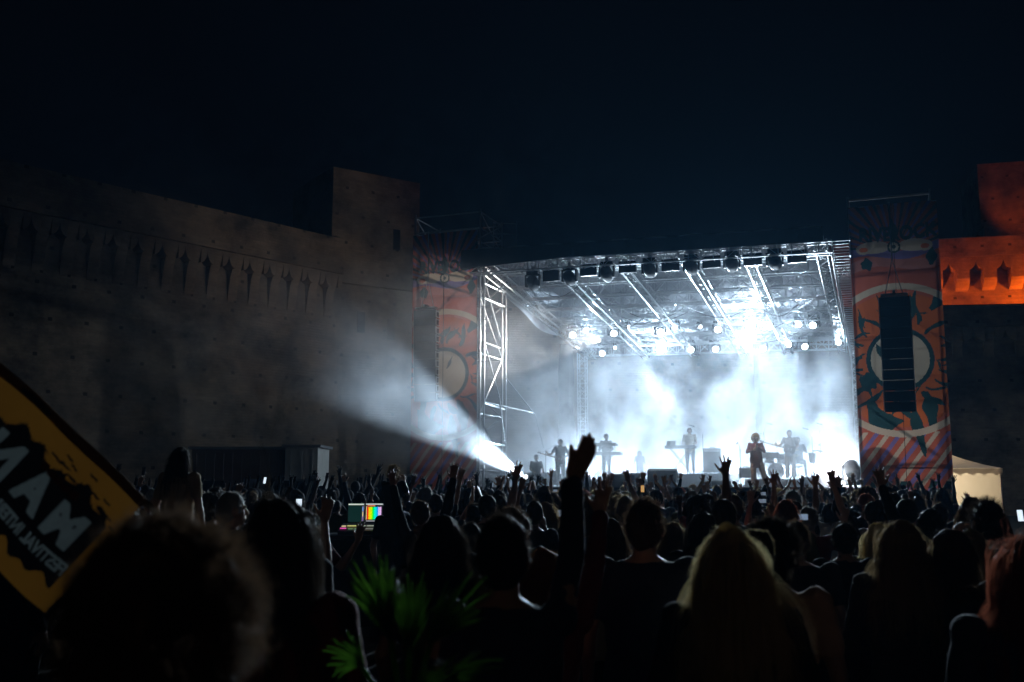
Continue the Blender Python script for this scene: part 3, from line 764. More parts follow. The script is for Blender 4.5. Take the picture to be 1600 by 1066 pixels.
# ================================================================== PEOPLE
V = Vector
def snoise(co, f, seed):
    r = np.random.RandomState(seed); out = np.zeros(len(co))
    for k in range(6):
        w = r.normal(size=3); w *= f * (1 + 0.5 * k) / np.linalg.norm(w)
        out += np.sin(co @ w + r.uniform(0, 6.28)) / (1 + 0.6 * k)
    return out / 2.2
def remesh(mb, name, voxel, mats, smooth=2, disp=None, matfn=None):
    """one continuous surface grown over overlapping volumes"""
    me = mb.mesh(name + '_src'); o = bpy.data.objects.new('tmp', me); COL.objects.link(o)
    bm = bmesh.new(); bm.from_mesh(me); bmesh.ops.recalc_face_normals(bm, faces=bm.faces); bm.to_mesh(me); bm.free()
    md = o.modifiers.new('r', 'REMESH'); md.mode = 'VOXEL'; md.voxel_size = voxel; md.adaptivity = 0
    if smooth: s_ = o.modifiers.new('s', 'SMOOTH'); s_.iterations = smooth; s_.factor = 0.5
    dg = bpy.context.evaluated_depsgraph_get(); dg.update()
    new = bpy.data.meshes.new_from_object(o.evaluated_get(dg)); new.name = name
    bpy.data.objects.remove(o); bpy.data.meshes.remove(me)
    n = len(new.vertices); co = np.empty(n * 3); new.vertices.foreach_get('co', co); co = co.reshape(-1, 3)
    if disp:
        no = np.empty(n * 3); new.vertices.foreach_get('normal', no); no = no.reshape(-1, 3)
        co = co + no * disp(co)[:, None]; new.vertices.foreach_set('co', co.ravel())
    new.materials.clear()
    for m_ in mats: new.materials.append(m_)
    if matfn and len(mats) > 1:
        c = np.empty(len(new.polygons) * 3); new.polygons.foreach_get('center', c)
        new.polygons.foreach_set('material_index', matfn(c.reshape(-1, 3)).astype(np.int32))
    new.shade_smooth(); new.update(); return new

def hand(mb, w, d, pn, thumb, spread=0.5, curl=0.25, r=1.0, n=8):
    tk = .3 if curl == .10 else 1.0
    """palm and five separate fingers; w wrist, d along the hand, pn palm normal, thumb = side vector sign"""
    d = V(d).normalized(); pn = V(pn); pn = (pn - d * pn.dot(d)).normalized(); sd = d.cross(pn).normalized() * thumb
    w = V(w)
    for i, x in enumerate((0.028, 0.010, -0.009, -0.026)):
        mb.cap(w + sd * x * 0.6 * r, w + d * 0.088 * r + sd * x * r, 0.0145 * r, 0.012 * r, n)
    mb.cap(w + sd * .012 * r + d * .02 * r + pn * .006, w + d * 0.05 * r + sd * .02 * r + pn * .008, .015 * r, .012 * r, n)
    Ls = (0.070, 0.080, 0.075, 0.058)
    for i, x in enumerate((0.029, 0.010, -0.010, -0.028)):
        base = w + d * (0.092 - abs(x) * .25) * r + sd * x * r
        a = spread * x * 11; c = curl * (1 + .25 * i)
        p = base; dirv = (d * math.cos(a) + sd * math.sin(a)).normalized(); ang = c * .5
        for k, (fr, rr0, rr1) in enumerate(((.45, .0102, .0094), (.31, .0094, .0086), (.24, .0086, .0072))):
            dd = (dirv * math.cos(ang) + pn * math.sin(ang)).normalized()
            q = p + dd * Ls[i] * fr * r * 1.08; mb.cap(p, q, rr0 * r, rr1 * r, n); p = q; ang += c * (1.1 if k == 0 else .8)
    p = w + d * .022 * r + sd * .026 * r; t1 = (d * (.62 + .3 * (1 - tk)) + sd * .72 * tk + pn * .25).normalized(); q = p + t1 * .040 * r; mb.cap(p, q, .0155 * r, .012 * r, n)
    t2 = (d * .85 + sd * (.15 + .4 * spread) + pn * (.2 + curl * .3)).normalized(); e = q + t2 * .030 * r; mb.cap(q, e, .0118 * r, .0105 * r, n)
    mb.cap(e, e + (t2 + pn * .1).normalized() * .024 * r, .0105 * r, .0082 * r, n)

# limbs: each arm is (elbow, wrist, hand dir, palm normal, spread, curl); facing +Y, feet on z=0, 1.75 tall
SH = {1: V((0.185, 0, 1.435)), -1: V((-0.185, 0, 1.435))}
def arm_down(s, fwd=0.06, out=.07): return (V((s * (.20 + out), -.02, 1.14)), V((s * (.21 + out), fwd + .02, .88)), V((0, .1, -1)), V((-s, 0.1, 0)), .15, .35)
def arm_up(s, out=.12, lean=.05, h=1.0): return (V((s * (.22 + out * .5), .05, 1.435 + .27 * h)), V((s * (.21 + out), .06 + lean, 1.435 + .50 * h)), V((s * .12, .1, 1)), V((0, 1, .1)), 1.05, .15)
def arm_phone(s): return (V((s * .22, .16, 1.24)), V((s * .075, .34, 1.50)), V((-s * .2, .3, .9)), V((-s * .8, .5, 0)), .1, .75)
def arm_bent_up(s, out=.10): return (V((s * .30, .10, 1.27)), V((s * (.26 + out), .16, 1.52)), V((s * .1, .1, 1)), V((-s * .3, 1, 0)), 1.0, .12)
def arm_clap(s): return (V((s * .24, .14, 1.55)), V((s * .06, .15, 1.80)), V((-s * .15, .05, 1)), V((-s, 0, 0)), .2, .1)
def arm_front(s, z=1.12, y=.36, x=.14): return (V((s * .25, .03, 1.16)), V((s * x, y, z)), V((-s * .1, 1, -.1)), V((0, 0, -1)), .3, .3)
POSES = {
 'still': (arm_down(-1), arm_down(1)), 'both_up': (arm_up(-1), arm_up(1)), 'right_up': (arm_down(-1), arm_up(1, .06, .08)),
 'left_up': (arm_up(-1, .15, .02), arm_down(1)), 'phone': (arm_phone(-1), arm_phone(1)), 'bent_up': (arm_bent_up(-1), arm_bent_up(1, .18)),
 'clap': (arm_clap(-1), arm_clap(1)), 'wide_up': (arm_up(-1, .34, .1, .9), arm_up(1, .30, .0, .95)),
}
def torso_rings(g=0.0, wd=1.0, lean=0.0):
    """elliptic sections from the crotch to the neck"""
    secs = [(.80, .150, .105), (.88, .170, .120), (.97, .165, .115), (1.06, .148, .102), (1.16, .155, .108), (1.27, .172, .118), (1.36, .182, .112), (1.43, .165, .092), (1.475, .10, .07), (1.50, .06, .058)]
    rs = []
    for (z, rx, ry) in secs:
        rs.append([V(((rx * wd + g) * math.cos(t), (ry * wd + g) * math.sin(t) - .005, z)) for t in np.linspace(0, 2 * math.pi, 18, endpoint=False)])
    return rs
def make_body(name, pose, voxel=0.0105, sit=False, legs=None, headturn=0.0, mats=None, wd=1.0, hand_r=1.0, shoes=True):
    mb = MB(); n = 10
    mb.loft(torso_rings(0, wd))
    if legs is None:
        legs = [(V((s * .095, 0, .86)), V((s * .11, .015, .47)), V((s * .115, -.02, .085))) for s in (-1, 1)]
    for i, (h, k, a) in enumerate(legs):
        s = (-1, 1)[i]
        mb.cap(h, k, .082, .056, n); mb.cap(k, a, .056, .036, n)
        mb.cap(k + V((0, -.012, -.08)), k + (a - k) * .45 + V((0, -.018, 0)), .048, .042, n)
        f = V((.03 * s, 1, 0)).normalized()
        mb.cap(a + V((0, -.03, -.045)), a + f * .13 + V((0, 0, -.055)), .036, .028, n)
    for i, (e, w, hd, pn, spd, cl) in enumerate(pose):
        s = (-1, 1)[i]; sh = SH[s] * 1.0; sh.x *= wd
        mb.cap(sh, e, .053, .041, n); mb.cap(e, w, .041, .025, n); mb.cap(e + (w - e) * .08, e + (w - e) * .42, .042, .038, n)
        hand(mb, w + (w - e).normalized() * .004, hd, pn, 1 if (V(hd).cross(V(pn))).dot(V((-s, 0, 0)) if abs(V(hd).z) > .5 else V((-s, 0, 0))) > 0 else -1, spd, cl, hand_r)
    # neck and head
    rot = Matrix.Rotation(headturn, 3, 'Z'); hc = V((0, .012, 1.635))
    mb.cap(V((0, -.005, 1.45)), V((0, .0, 1.57)), .058, .054, 12)
    E = lambda p, r: mb.ell(hc + rot @ V(p), r, 16, 10, rot=rot)
    E((0, -.012, .012), (.076, .097, .102)); E((0, .022, -.035), (.062, .070, .082)); E((0, .055, -.085), (.036, .034, .028))
    mb.cap(hc + rot @ V((0, .088, .010)), hc + rot @ V((0, .108, -.028)), .010, .015, 8)
    for s in (-1, 1):
        E((s * .080, -.008, -.018), (.013, .024, .034)); E((s * .033, .082, .020), (.024, .014, .008))
    E((0, .090, -.062), (.026, .012, .007)); E((0, .087, -.075), (.022, .012, .008))
    if wd: pass
    return remesh(mb, name, voxel, mats or [M['skin'], M['black']], 2, matfn=lambda c: (c[:, 2] < .10) if shoes else c[:, 2] < -9)
def make_shirt(name, pose, sleeve='short', hem=.79, voxel=.016, wd=1.0, seed=1, loose=.024, mats=None, hood=False, slim=1.0):
    mb = MB(); rs = [r for r in torso_rings(loose, wd) if r[0].z >= hem - .03][:-2] + [torso_rings(loose * .4, wd)[-2]]
    if hem < .8:
        rs = [[V((p.x * (1.08), p.y * 1.15, z)) for p in torso_rings(loose, wd)[0]] for z in (hem,)] + rs
    mb.loft(rs)
    for i, (e, w, hd, pn, a_, b_) in enumerate(pose):
        s = (-1, 1)[i]; sh = SH[s] * 1.0; sh.x *= wd
        mb.ell(sh, (.070, .075, .068))
        if sleeve == 'short': mb.cap(sh, sh + (e - sh) * .62, .067, .060, 10)
        elif sleeve == 'long': mb.cap(sh, e, .066 * slim, .055 * slim, 10); mb.cap(e, w + (e - w) * .06, .055 * slim, .038, 10); mb.cap(w + (e - w) * .12, w + (e - w) * .05, .043, .042, 10)
    if hood:
        mb.ell((0, -.095, 1.47), (.115, .07, .08)); mb.ell((0, -.02, 1.50), (.10, .10, .045))
    else: mb.cap((0, -.004, 1.46), (0, .0, 1.488), .068, .063, 12)
    f = lambda c: .0045 * snoise(c * np.array([1, 1, .45]), 24, seed) + .004 * snoise(c, 60, seed + 3)
    return remesh(mb, name, voxel, mats or [M['cloth']], 2, f)
def make_trousers(name, voxel=.018, legs=None, seed=2, wide=0.0, hem=.10, wd=1.0):
    mb = MB()
    if legs is None:
        legs = [(V((s * .095, 0, .86)), V((s * .11, .015, .47)), V((s * .115, -.02, .085))) for s in (-1, 1)]
    rs = [r for r in torso_rings(.010, wd) if r[0].z < 1.02]; mb.loft(rs)
    for (h, k, a) in legs:
        mb.cap(h, k, .098 + wide * .3, .070 + wide * .6, 12); mb.cap(k, a + (k - a) * hem, .070 + wide * .6, .058 + wide, 12)
    f = lambda c: .006 * snoise(c * np.array([1, 1, .5]), 22, seed)
    return remesh(mb, name, voxel, [M['cloth']], 2, f)
HC = V((0, .012, 1.635))
def strands(mb, seeds, segs, ln, grav, curl, width, rng, headr=(.082, .103, .108), keep=None, mi=0, hug=False):
    """hairs as thin three-sided ribbons: grown from the scalp, falling and kept outside head and shoulders"""
    lock = None
    for si, (p, nrm) in enumerate(seeds):
        # hairs come in locks of a dozen that share their wave
        if si % 12 == 0: lock = (V(p), V(nrm), V((rng.gauss(0, 1), rng.gauss(0, 1), rng.gauss(0, 1))), rng.uniform(0, 6.28), rng.uniform(.75, 1.15))
        p = lock[0] + V((rng.gauss(0, .006), rng.gauss(0, .006), rng.gauss(0, .006))); nrm = lock[1]; gs = .20 if hug else .32; d = V(nrm) * ((1 - grav) * (.45 if hug else 1)) + V((0, -.15 if hug else 0, -1)) * grav; d = (d + lock[2] * gs + V((rng.gauss(0, .07), rng.gauss(0, .07), rng.gauss(0, .07)))).normalized()
        L_ = ln * lock[4] * rng.uniform(.85, 1.05) / segs; pts = [p.copy()]; ph = lock[3] + rng.uniform(-.25, .25)
        for k in range(segs):
            d = (d + V((0, 0, -1)) * grav * .8 + V((math.cos(ph + k * 2.1), math.sin(ph + k * 2.1), math.sin(ph * 2 + k * 1.7))) * curl).normalized()
            p = p + d * L_
            if hug:
                e = math.sqrt((p.x / .135) ** 2 + ((p.y + .03) / .145) ** 2)
                if e > 1: f_ = 1 - .6 * (1 - 1 / e); p = V((p.x * f_, (p.y + .03) * f_ - .03, p.z)); d = (d + V((0, 0, -.5))).normalized()
            for _ in range(2):
                q = p - HC; e = math.sqrt((q.x / headr[0]) ** 2 + (q.y / headr[1]) ** 2 + (q.z / headr[2]) ** 2)
                if e < 1.03: p = HC + q * (1.035 / max(e, .2))
            if p.z < 1.50 and p.z > .9:
                sx, sy = .205, .125; e = math.sqrt((p.x / sx) ** 2 + (p.y / sy) ** 2 + max(0, (p.z - 1.38) / .13) ** 2)
                if e < 1.05: s_ = 1.06 / max(e, .3); p = V((p.x * s_, p.y * s_, p.z))
            pts.append(p.copy())
        w0 = V(nrm).orthogonal().normalized() * width if k % 2 else V((rng.uniform(-1, 1), rng.uniform(-1, 1), .2)).normalized() * width
        b = len(mb.v); m_ = len(pts)
        for i, q in enumerate(pts):
            ww = w0 * (1 - .85 * i / (m_ - 1)); mb.v.append(tuple(q - ww)); mb.v.append(tuple(q + ww))
        for i in range(m_ - 1): mb.f.append((b + 2 * i, b + 2 * i + 1, b + 2 * i + 3, b + 2 * i + 2)); mb.m.append(mi)
def scalp_seeds(n, rng, r=(.080, .101, .106), zmin=-.2, face=.45, jit=1.0, zneck=-.75):
    out = []
    while len(out) < n:
        v = V((rng.gauss(0, 1), rng.gauss(0, 1), rng.gauss(0, 1))).normalized()
        if v.z < zmin and v.y > -.2: continue
        if v.z < zneck: continue
        if v.y > .55 and v.z < face: continue
        out.append((HC + V((v.x * r[0], v.y * r[1] - .012, v.z * r[2] + .012)), v))
    return out
def make_hair(name, kind, nst=420, seed=1, width=.0016, voxel=.010):
    rng = random.Random(seed); mb = MB(); E = lambda p, r: mb.ell(HC + V(p), r, 16, 10)
    nm = {'short': (.007, 60), 'curly': (.014, 48), 'afro': (.018, 45), 'long': (.008, 42), 'bob': (.008, 42), 'bun': (.003, 60), 'pony': (.003, 60), 'cropped': (.001, 80), 'cap': (0, 1), 'spiky': (.008, 60), 'wavy': (.010, 34)}[kind]
    st_ = []
    if kind in ('short', 'spiky', 'cropped', 'bun', 'pony'):
        t = {'cropped': .006, 'short': .009, 'spiky': .012, 'bun': .010, 'pony': .010}[kind]
        E((0, -.016, .018), (.077 + t, .098 + t * .8, .100 + t)); E((0, -.05, -.02), (.072 + t * .8, .066 + t * .8, .085))
        if kind == 'bun': E((0, -.085, .092), (.045, .045, .040))
        if kind == 'pony': E((0, -.118, .03), (.03, .03, .03)); mb.cap(HC + V((0, -.13, .03)), HC + V((0, -.135, -.20)), .026, .012, 10)
        st_.append((scalp_seeds(nst, rng), 3, {'short': .035, 'spiky': .05, 'cropped': .014, 'bun': .03, 'pony': .03}[kind], .15 if kind != 'spiky' else .02, .18, width))
        if kind == 'bun': st_.append(([(HC + V((0, -.085, .092)) + v * .04, v) for v in [V((rng.gauss(0, 1), rng.gauss(0, 1), rng.gauss(0, 1))).normalized() for _ in range(nst // 5)]], 3, .04, .05, .4, width))
        if kind == 'pony': st_.append(([(HC + V((rng.uniform(-.02, .02), -.135, rng.uniform(-.15, .03))), V((rng.uniform(-1, 1), -.6, -.5)).normalized()) for _ in range(nst // 4)], 4, .12, .7, .1, width))
    elif kind in ('curly', 'afro'):
        t = .035 if kind == 'curly' else .055
        E((0, -.016, .024), (.078 + t, .095 + t, .100 + t)); E((0, -.045, -.02), (.080 + t, .075 + t, .085 + t * .4))
        st_.append((scalp_seeds(int(nst * 1.6), rng, (.078 + t, .095 + t, .10 + t)), 5, .055 if kind == 'curly' else .06, .08, .75, width))
    elif kind in ('long', 'wavy', 'bob'):
        z1 = {'long': -.36, 'wavy': -.33, 'bob': -.14}[kind]; fl = 1.08 if kind == 'wavy' else 1.0
        E((0, -.016, .018), (.094, .112, .116)); E((0, -.045, -.04), (.094 * fl, .076, .10))
        for x in (-.066, -.035, 0, .035, .066):
            mb.cap(HC + V((x, -.065, 0)), HC + V((x * 1.35 * fl, -.105 if kind != 'bob' else -.07, z1)), .040, .020, 10)
        for s in (-1, 1): mb.cap(HC + V((s * .082, -.01, .02)), HC + V((s * .105 * fl, -.03, z1 + .10)), .026, .020, 10)
        st_.append((scalp_seeds(int(nst * .9), rng, (.086, .106, .110)), 7, -z1 + .06, .55, .10 if kind != 'wavy' else .32, width))
        if kind == 'wavy':
            sd_ = []
            for _ in range(int(nst * .45)):
                t = rng.uniform(math.pi * .95, math.pi * 2.05); v = V((math.cos(t), math.sin(t), -.1)).normalized(); sd_.append((HC + V((v.x * .10, v.y * .105 - .01, rng.uniform(-.18, -.03))), v))
            st_.append((sd_[:int(nst * .42)], 8, .33, .48, .42, width))
        st_.append((scalp_seeds(int(nst * .3), rng, (.094, .112, .117)), 4, .05, .55, .3, width * .8))
    elif kind == 'cap':
        E((0, -.016, .010), (.086, .107, .095)); E((0, -.05, -.03), (.080, .066, .07))
        st_.append((scalp_seeds(nst // 3, rng, (.084, .100, .090), -.6, .1), 3, .03, .5, .2, width))
    def kf(c):
        return nm[0] * snoise(c, nm[1], seed + 5) + (.009 if nm[0] > .002 else 0) * snoise(c, 16, seed + 9) + nm[0] * .7 * snoise(c * np.array([1, 1, .3]), 120, seed + 2)
    core = remesh(mb, name, voxel, [M['hair']], 1, kf)
    # trim what would cover the face
    bm = bmesh.new(); bm.from_mesh(core)
    kill = [v for v in bm.verts if (v.co.y > .062 and v.co.z < 1.672) or (v.co.y > .03 and v.co.z < 1.60 and abs(v.co.x) < .07)]
    bmesh.ops.delete(bm, geom=kill, context='VERTS')
    bm.to_mesh(core); bm.free()
    s2 = MB()
    for (seeds, segs, ln, gr, cu, wd) in st_: strands(s2, seeds, segs, ln, gr, cu, wd, rng, hug=kind in ('long', 'wavy', 'bob') and segs > 4 and segs != 8)
    sme = s2.mesh('st'); bm = bmesh.new(); bm.from_mesh(core); bm.from_mesh(sme); bm.to_mesh(core); bm.free(); bpy.data.meshes.remove(sme)
    core.shade_smooth(); return core
# materials of people
def hair_mat(name, col):
    m = bpy.data.materials.new(name); m.use_nodes = True; nt = m.node_tree; N = nt.nodes; L = nt.links
    p = N['Principled BSDF']; p.inputs['Base Color'].default_value = (*col, 1); p.inputs['Roughness'].default_value = .62; p.inputs['Specular IOR Level'].default_value = .35
    tc = N.new('ShaderNodeTexCoord'); mp = N.new('ShaderNodeMapping'); mp.inputs[3].default_value = (1, 1, .10); n = N.new('ShaderNodeTexNoise'); n.inputs['Scale'].default_value = 130; n.inputs['Detail'].default_value = 3
    L.new(tc.outputs['Object'], mp.inputs[0]); L.new(mp.outputs[0], n.inputs[0]); bp = N.new('ShaderNodeBump'); bp.inputs['Strength'].default_value = .9; bp.inputs['Distance'].default_value = .012; L.new(n.outputs[0], bp.inputs['Height']); L.new(bp.outputs[0], p.inputs['Normal'])
    mx = N.new('ShaderNodeMix'); mx.data_type = 'RGBA'; mx.inputs[6].default_value = (*[c * .45 for c in col], 1); mx.inputs[7].default_value = (*[min(1, c * 1.35) for c in col], 1); L.new(n.outputs[0], mx.inputs[0]); L.new(mx.outputs[2], p.inputs['Base Color'])
    t = N.new('ShaderNodeBsdfTranslucent'); t.inputs[0].default_value = (*[min(1, c * 1.3) for c in col], 1)
    ms = N.new('ShaderNodeMixShader'); ms.inputs[0].default_value = .45
    L.new(p.outputs[0], ms.inputs[1]); L.new(t.outputs[0], ms.inputs[2]); L.new(ms.outputs[0], N['Material Output'].inputs[0]); return m
POSES.update({
 'elbow_out': ((V((-.40, .04, 1.52)), V((-.34, .08, 1.77)), V((.15, .1, 1)), V((0, 1, .1)), .9, .2), arm_down(1, .15, .1)),
 'one_bent': (arm_down(-1), (V((.33, .12, 1.34)), V((.30, .20, 1.60)), V((.2, 0, 1)), V((-.5, 1, 0)), .9, .3)),
 'uneven_up': (arm_up(-1, .05, .15, .7), (V((.36, .03, 1.58)), V((.28, .12, 1.83)), V((-.3, .1, 1)), V((-.4, 1, 0)), .8, .3)),
 'pointing': ((V((-.27, .22, 1.50)), V((-.30, .46, 1.62)), V((-.1, 1, .5)), V((0, -.4, 1)), .3, .5), arm_down(1)),
})
HAIRC = {'dark': (.035, .025, .018), 'brown': (.10, .06, .035), 'blonde': (.68, .55, .30), 'grey': (.35, .34, .32), 'red': (.36, .11, .06), 'ginger': (.26, .085, .02), 'fair': (.30, .21, .11)}
HM = {k: hair_mat(k + '_hair', c) for k, c in HAIRC.items()}; M['hair'] = HM['dark']
SKIN = [mat('skin_%s' % n, c, .55, 0, .12, 20, spec=.4) for n, c in (('light', (.42, .25, .17)), ('tan', (.30, .17, .11)), ('brown', (.16, .09, .06)))]
M['skin'] = SKIN[0]
CLC = {'black': (.015, .015, .017), 'navy': (.03, .04, .07), 'charcoal': (.05, .05, .055), 'olive': (.07, .075, .04), 'burgundy': (.12, .02, .025), 'white': (.55, .55, .53), 'grey': (.2, .2, .21), 'denim': (.07, .10, .17), 'beige': (.34, .26, .16), 'red': (.30, .03, .02), 'tan': (.42, .27, .17)}
CM = {k: mat(k + '_fabric', c, .9, 0, .2, 14, .35, spec=.15) for k, c in CLC.items()}; M['cloth'] = CM['black']

def put(me, name, parent, material=None, loc=None):
    o = bpy.data.objects.new(name, me); COL.objects.link(o); o.parent = parent
    if material is not None:
        o.material_slots[0].link = 'OBJECT'; o.material_slots[0].material = material
    if loc is not None: o.location = loc
    return o
BODY, SHIRT, HAIR, TR = {}, {}, {}, {}
def lib_body(p, wd=1.0):
    k = (p, wd)
    if k not in BODY: BODY[k] = make_body('body', POSES[p], .0095, wd=wd, hand_r=1.04)
    return BODY[k]
def lib_shirt(p, sl, wd=1.0):
    k = (p, sl, wd)
    if k not in SHIRT: SHIRT[k] = make_shirt('shirt', POSES[p], sl, seed=len(SHIRT), wd=wd)
    return SHIRT[k]
def lib_hair(kind):
    if kind not in HAIR: HAIR[kind] = make_hair('hair', kind, 900, seed=len(HAIR) + 3, width=.0019, voxel=.012)
    return HAIR[kind]
def lib_tr():
    if 't' not in TR: TR['t'] = make_trousers('trousers')
    return TR['t']
def person(loc, height, rz, pose, hair, hairc, skin, shirtc, sleeve, label, group=None, wd=1.0, trc='black', tilt=0.0):
    """a standing person; the body is the thing, hair and clothes its children"""
    o = bpy.data.objects.new('person', lib_body(pose, wd)); COL.objects.link(o)
    o.material_slots[0].link = 'OBJECT'; o.material_slots[0].material = skin
    s = height / 1.75; o.location = loc; o.rotation_euler = (tilt, 0, rz); o.scale = (s, s, s)
    tag(o, label, 'person', group)
    if hair: put(lib_hair(hair), 'hair', o, hairc)
    put(lib_shirt(pose, sleeve, wd), 'shirt', o, shirtc); put(lib_tr(), 'trousers', o, CM[trc])
    return o

# ================================================================== THE BAND
FACE = STAGE_ROT + math.pi
def pose_person(u, b, zf, height, pose, hair, hairc, skin, shirtc, sleeve, label, trc='black', turn=0.0, legs=None, wd=1.0, wide=0.0, hem=.79, loose=.024, seed=5, vox=.011):
    P, a = on_stage(u, b, z=zf); P.z = zf
    me = make_body('body', pose, vox, wd=wd, legs=legs)
    o = bpy.data.objects.new('person', me); COL.objects.link(o); o.location = P
    s = height / 1.75; o.scale = (s, s, s); o.rotation_euler = (0, 0, FACE + turn); o.material_slots[0].link = 'OBJECT'; o.material_slots[0].material = skin
    tag(o, label, 'person')
    if hair: put(lib_hair(hair), 'hair', o, hairc)
    put(make_shirt('shirt', pose, sleeve, hem=hem, wd=wd, seed=seed, loose=loose), 'shirt', o, shirtc)
    put(make_trousers('trousers', legs=legs, wide=wide, wd=wd), 'trousers', o, CM[trc])
    return o, P
def arm(e, w, hd, pn, sp=.2, cl=.6): return (V(e), V(w), V(hd), V(pn), sp, cl)
guit_pose = (arm((-.30, .02, 1.17), (-.12, .19, 1.03), (.8, .2, -.3), (.2, -1, 0), .1, .7), arm((.32, .10, 1.20), (.42, .28, 1.20), (.3, .3, .9), (-.6, -.5, 0), .2, .9))
def guitar(P, rz, colr, label, s=1.0, bass=False):
    """electric guitar slung across the front, neck rising to the player's left"""
    r = empty('guitar' if not bass else 'bass_guitar', P, rz); tag(r, label, 'guitar')
    mx = Matrix.Translation((0, .235, 1.04)) @ Matrix.Rotation(-.28, 4, 'Y') @ Matrix.Scale(s, 4)
    n = 30; out = []
    for k in range(n):
        t = 2 * math.pi * k / n; rr = .165 + .03 * math.cos(2 * t) - .028 * math.cos(4 * t) + .012 * math.cos(t)
        out.append((rr * math.cos(t) * 1.15 - .05, rr * math.sin(t)))
    b = MB(); b.prism(out, -.02, .02, mx=mx); b.build('guitar_body', mat('guitar_paint', colr, .25), r)
    L_ = .62 if not bass else .76
    b = MB(); b.box((.10 + L_ / 2, .012, 0), (L_, .025, .045), mx=mx); b.build('neck', mat('maple', (.25, .15, .07), .5), r)
    b = MB(); b.prism([(.10 + L_, -.03), (.10 + L_ + .17, -.015), (.10 + L_ + .18, .04), (.10 + L_ + .02, .03)], 0, .02, mx=mx)
    for k in range(4): b.box((.14 + L_ + .035 * k, .01, .052 + .004 * k), (.012, .012, .03), mx=mx)
    b.build('headstock', M['black'], r)
    b = MB(); b.box((-.10, .03, 0), (.03, .012, .09), mx=mx); b.box((0.0, .028, 0), (.03, .01, .075), mx=mx); b.build('bridge', M['steel'], r)
    b = MB(); b.path([(-.20, .2, 1.0), (-.13, .12, 1.25), (-.06, .08, 1.46), (.03, -.07, 1.50), (.14, -.13, 1.36), (.22, .0, 1.12), (.16, .2, 1.05)], .012, 5); b.build('strap', M['blackcloth'], r)
    return r
def mic_stand(P, h, rz, label, boom=.5, tilt=.5):
    r = empty('microphone_stand', P, rz); tag(r, label, 'mic stand')
    b = MB(); b.tube((0, 0, .05), (0, 0, h), .012)
    for k in range(3):
        t = k * 2.09 + .5; b.tube((0, 0, .12), (.3 * math.cos(t), .3 * math.sin(t), .01), .009)
    b.build('tripod', M['black'], r)
    e = V((boom * math.cos(tilt), 0, h + boom * math.sin(tilt)))
    b = MB(); b.tube((-.12 * math.cos(tilt), 0, h - .12 * math.sin(tilt)), e, .009); b.box((-.1, 0, h - .06), (.06, .03, .03)); b.build('boom', M['steel'], r)
    b = MB(); dd = V((.8, 0, -.25)).normalized(); b.cap(e, e + dd * .15, .012, .016); b.ell(e + dd * .18, (.027, .027, .027)); b.build('microphone', M['black'], r)
    return r
def xstand_keys(P, rz, w, label, h=.95, two=False):
    r = empty('keyboard', P, rz); tag(r, label, 'keyboard')
    b = MB()
    for y in (-.16, .16): b.tube((-.36, y, .02), (.36, y, h - .06), .016); b.tube((.36, y, .02), (-.36, y, h - .06), .016)
    for x in (-.36, .36): b.tube((x, -.22, .02), (x, .22, .02), .016); b.tube((x, -.2, h - .06), (x, .2, h - .06), .016)
    b.build('stand', M['black'], r)
    levels = [(h, w, 0)] + ([(h + .34, w * .8, .14)] if two else [])
    for (z, ww, y) in levels:
        b = MB(); b.box((0, y, z), (ww, .34, .09)); b.box((0, y + .13, z + .06), (ww, .06, .04)); kb = b.build('keyboard_case', M['black'], r)
        b = MB(); n = int(ww / .024)
        for k in range(n): b.box((-ww / 2 + .05 + (ww - .1) * (k + .5) / n, y - .09, z + .052), ((ww - .1) / n * .9, .14, .012))
        b.build('keys', mat('ivory_keys', (.7, .7, .68), .3), kb)
    if two:
        b = MB()
        for x in (-w * .35, w * .35): b.tube((x, .1, h), (x, .16, h + .33), .014)
        b.build('tier_arm', M['steel'], r)
    return r
ZF = DECK
# singer
singer_pose = (arm((-.27, .06, 1.20), (-.06, .22, 1.33), (.5, .1, .6), (0, -1, .2), .1, 1.0), arm((.29, .02, 1.18), (.12, .22, 1.24), (-.6, .2, .5), (0, -1, 0), .1, .9))
legs_s = [(V((-.10, 0, .86)), V((-.22, .06, .47)), V((-.33, .02, .085))), (V((.10, 0, .86)), V((.10, .04, .47)), V((.09, -.02, .085)))]
SP, _P = pose_person(1183, 0.9, ZF, 1.72, singer_pose, 'afro', HM['fair'], SKIN[1], CM['burgundy'], 'long', 'singer with pale curly hair in dark oversized jacket and flared tan trousers', 'tan', 0.2, legs_s, hem=.66, loose=.045, wide=.035)
b = MB(); b.cap((0, 0, 0), (0, .03, -.13), .02, .013); b.ell((0, -.01, .03), (.03, .03, .032)); m_ = b.build('microphone', M['black']); m_.location = SP.matrix_basis @ V((-.02, .235, 1.40)); tag(m_, 'black microphone held up by the curly haired singer', 'microphone')
# bassist
o, P = pose_person(1236, 3.7, ZF + .3, 1.70, guit_pose, 'short', HM['dark'], SKIN[1], CM['grey'], 'short', 'bass player in light trousers between the singer and the drum kit', 'beige', -.1, wide=.03, vox=.011)
guitar(P, FACE - .1, (.05, .03, .03), 'dark bass guitar played on the right side of the stage', 1.0, True)
mic_stand(V((P.x, P.y, ZF + .3)) + (-AX) * .75 + BX * .2, 1.45, STAGE_ROT, 'microphone stand with raised boom right of the drummer', .45, 2.3)
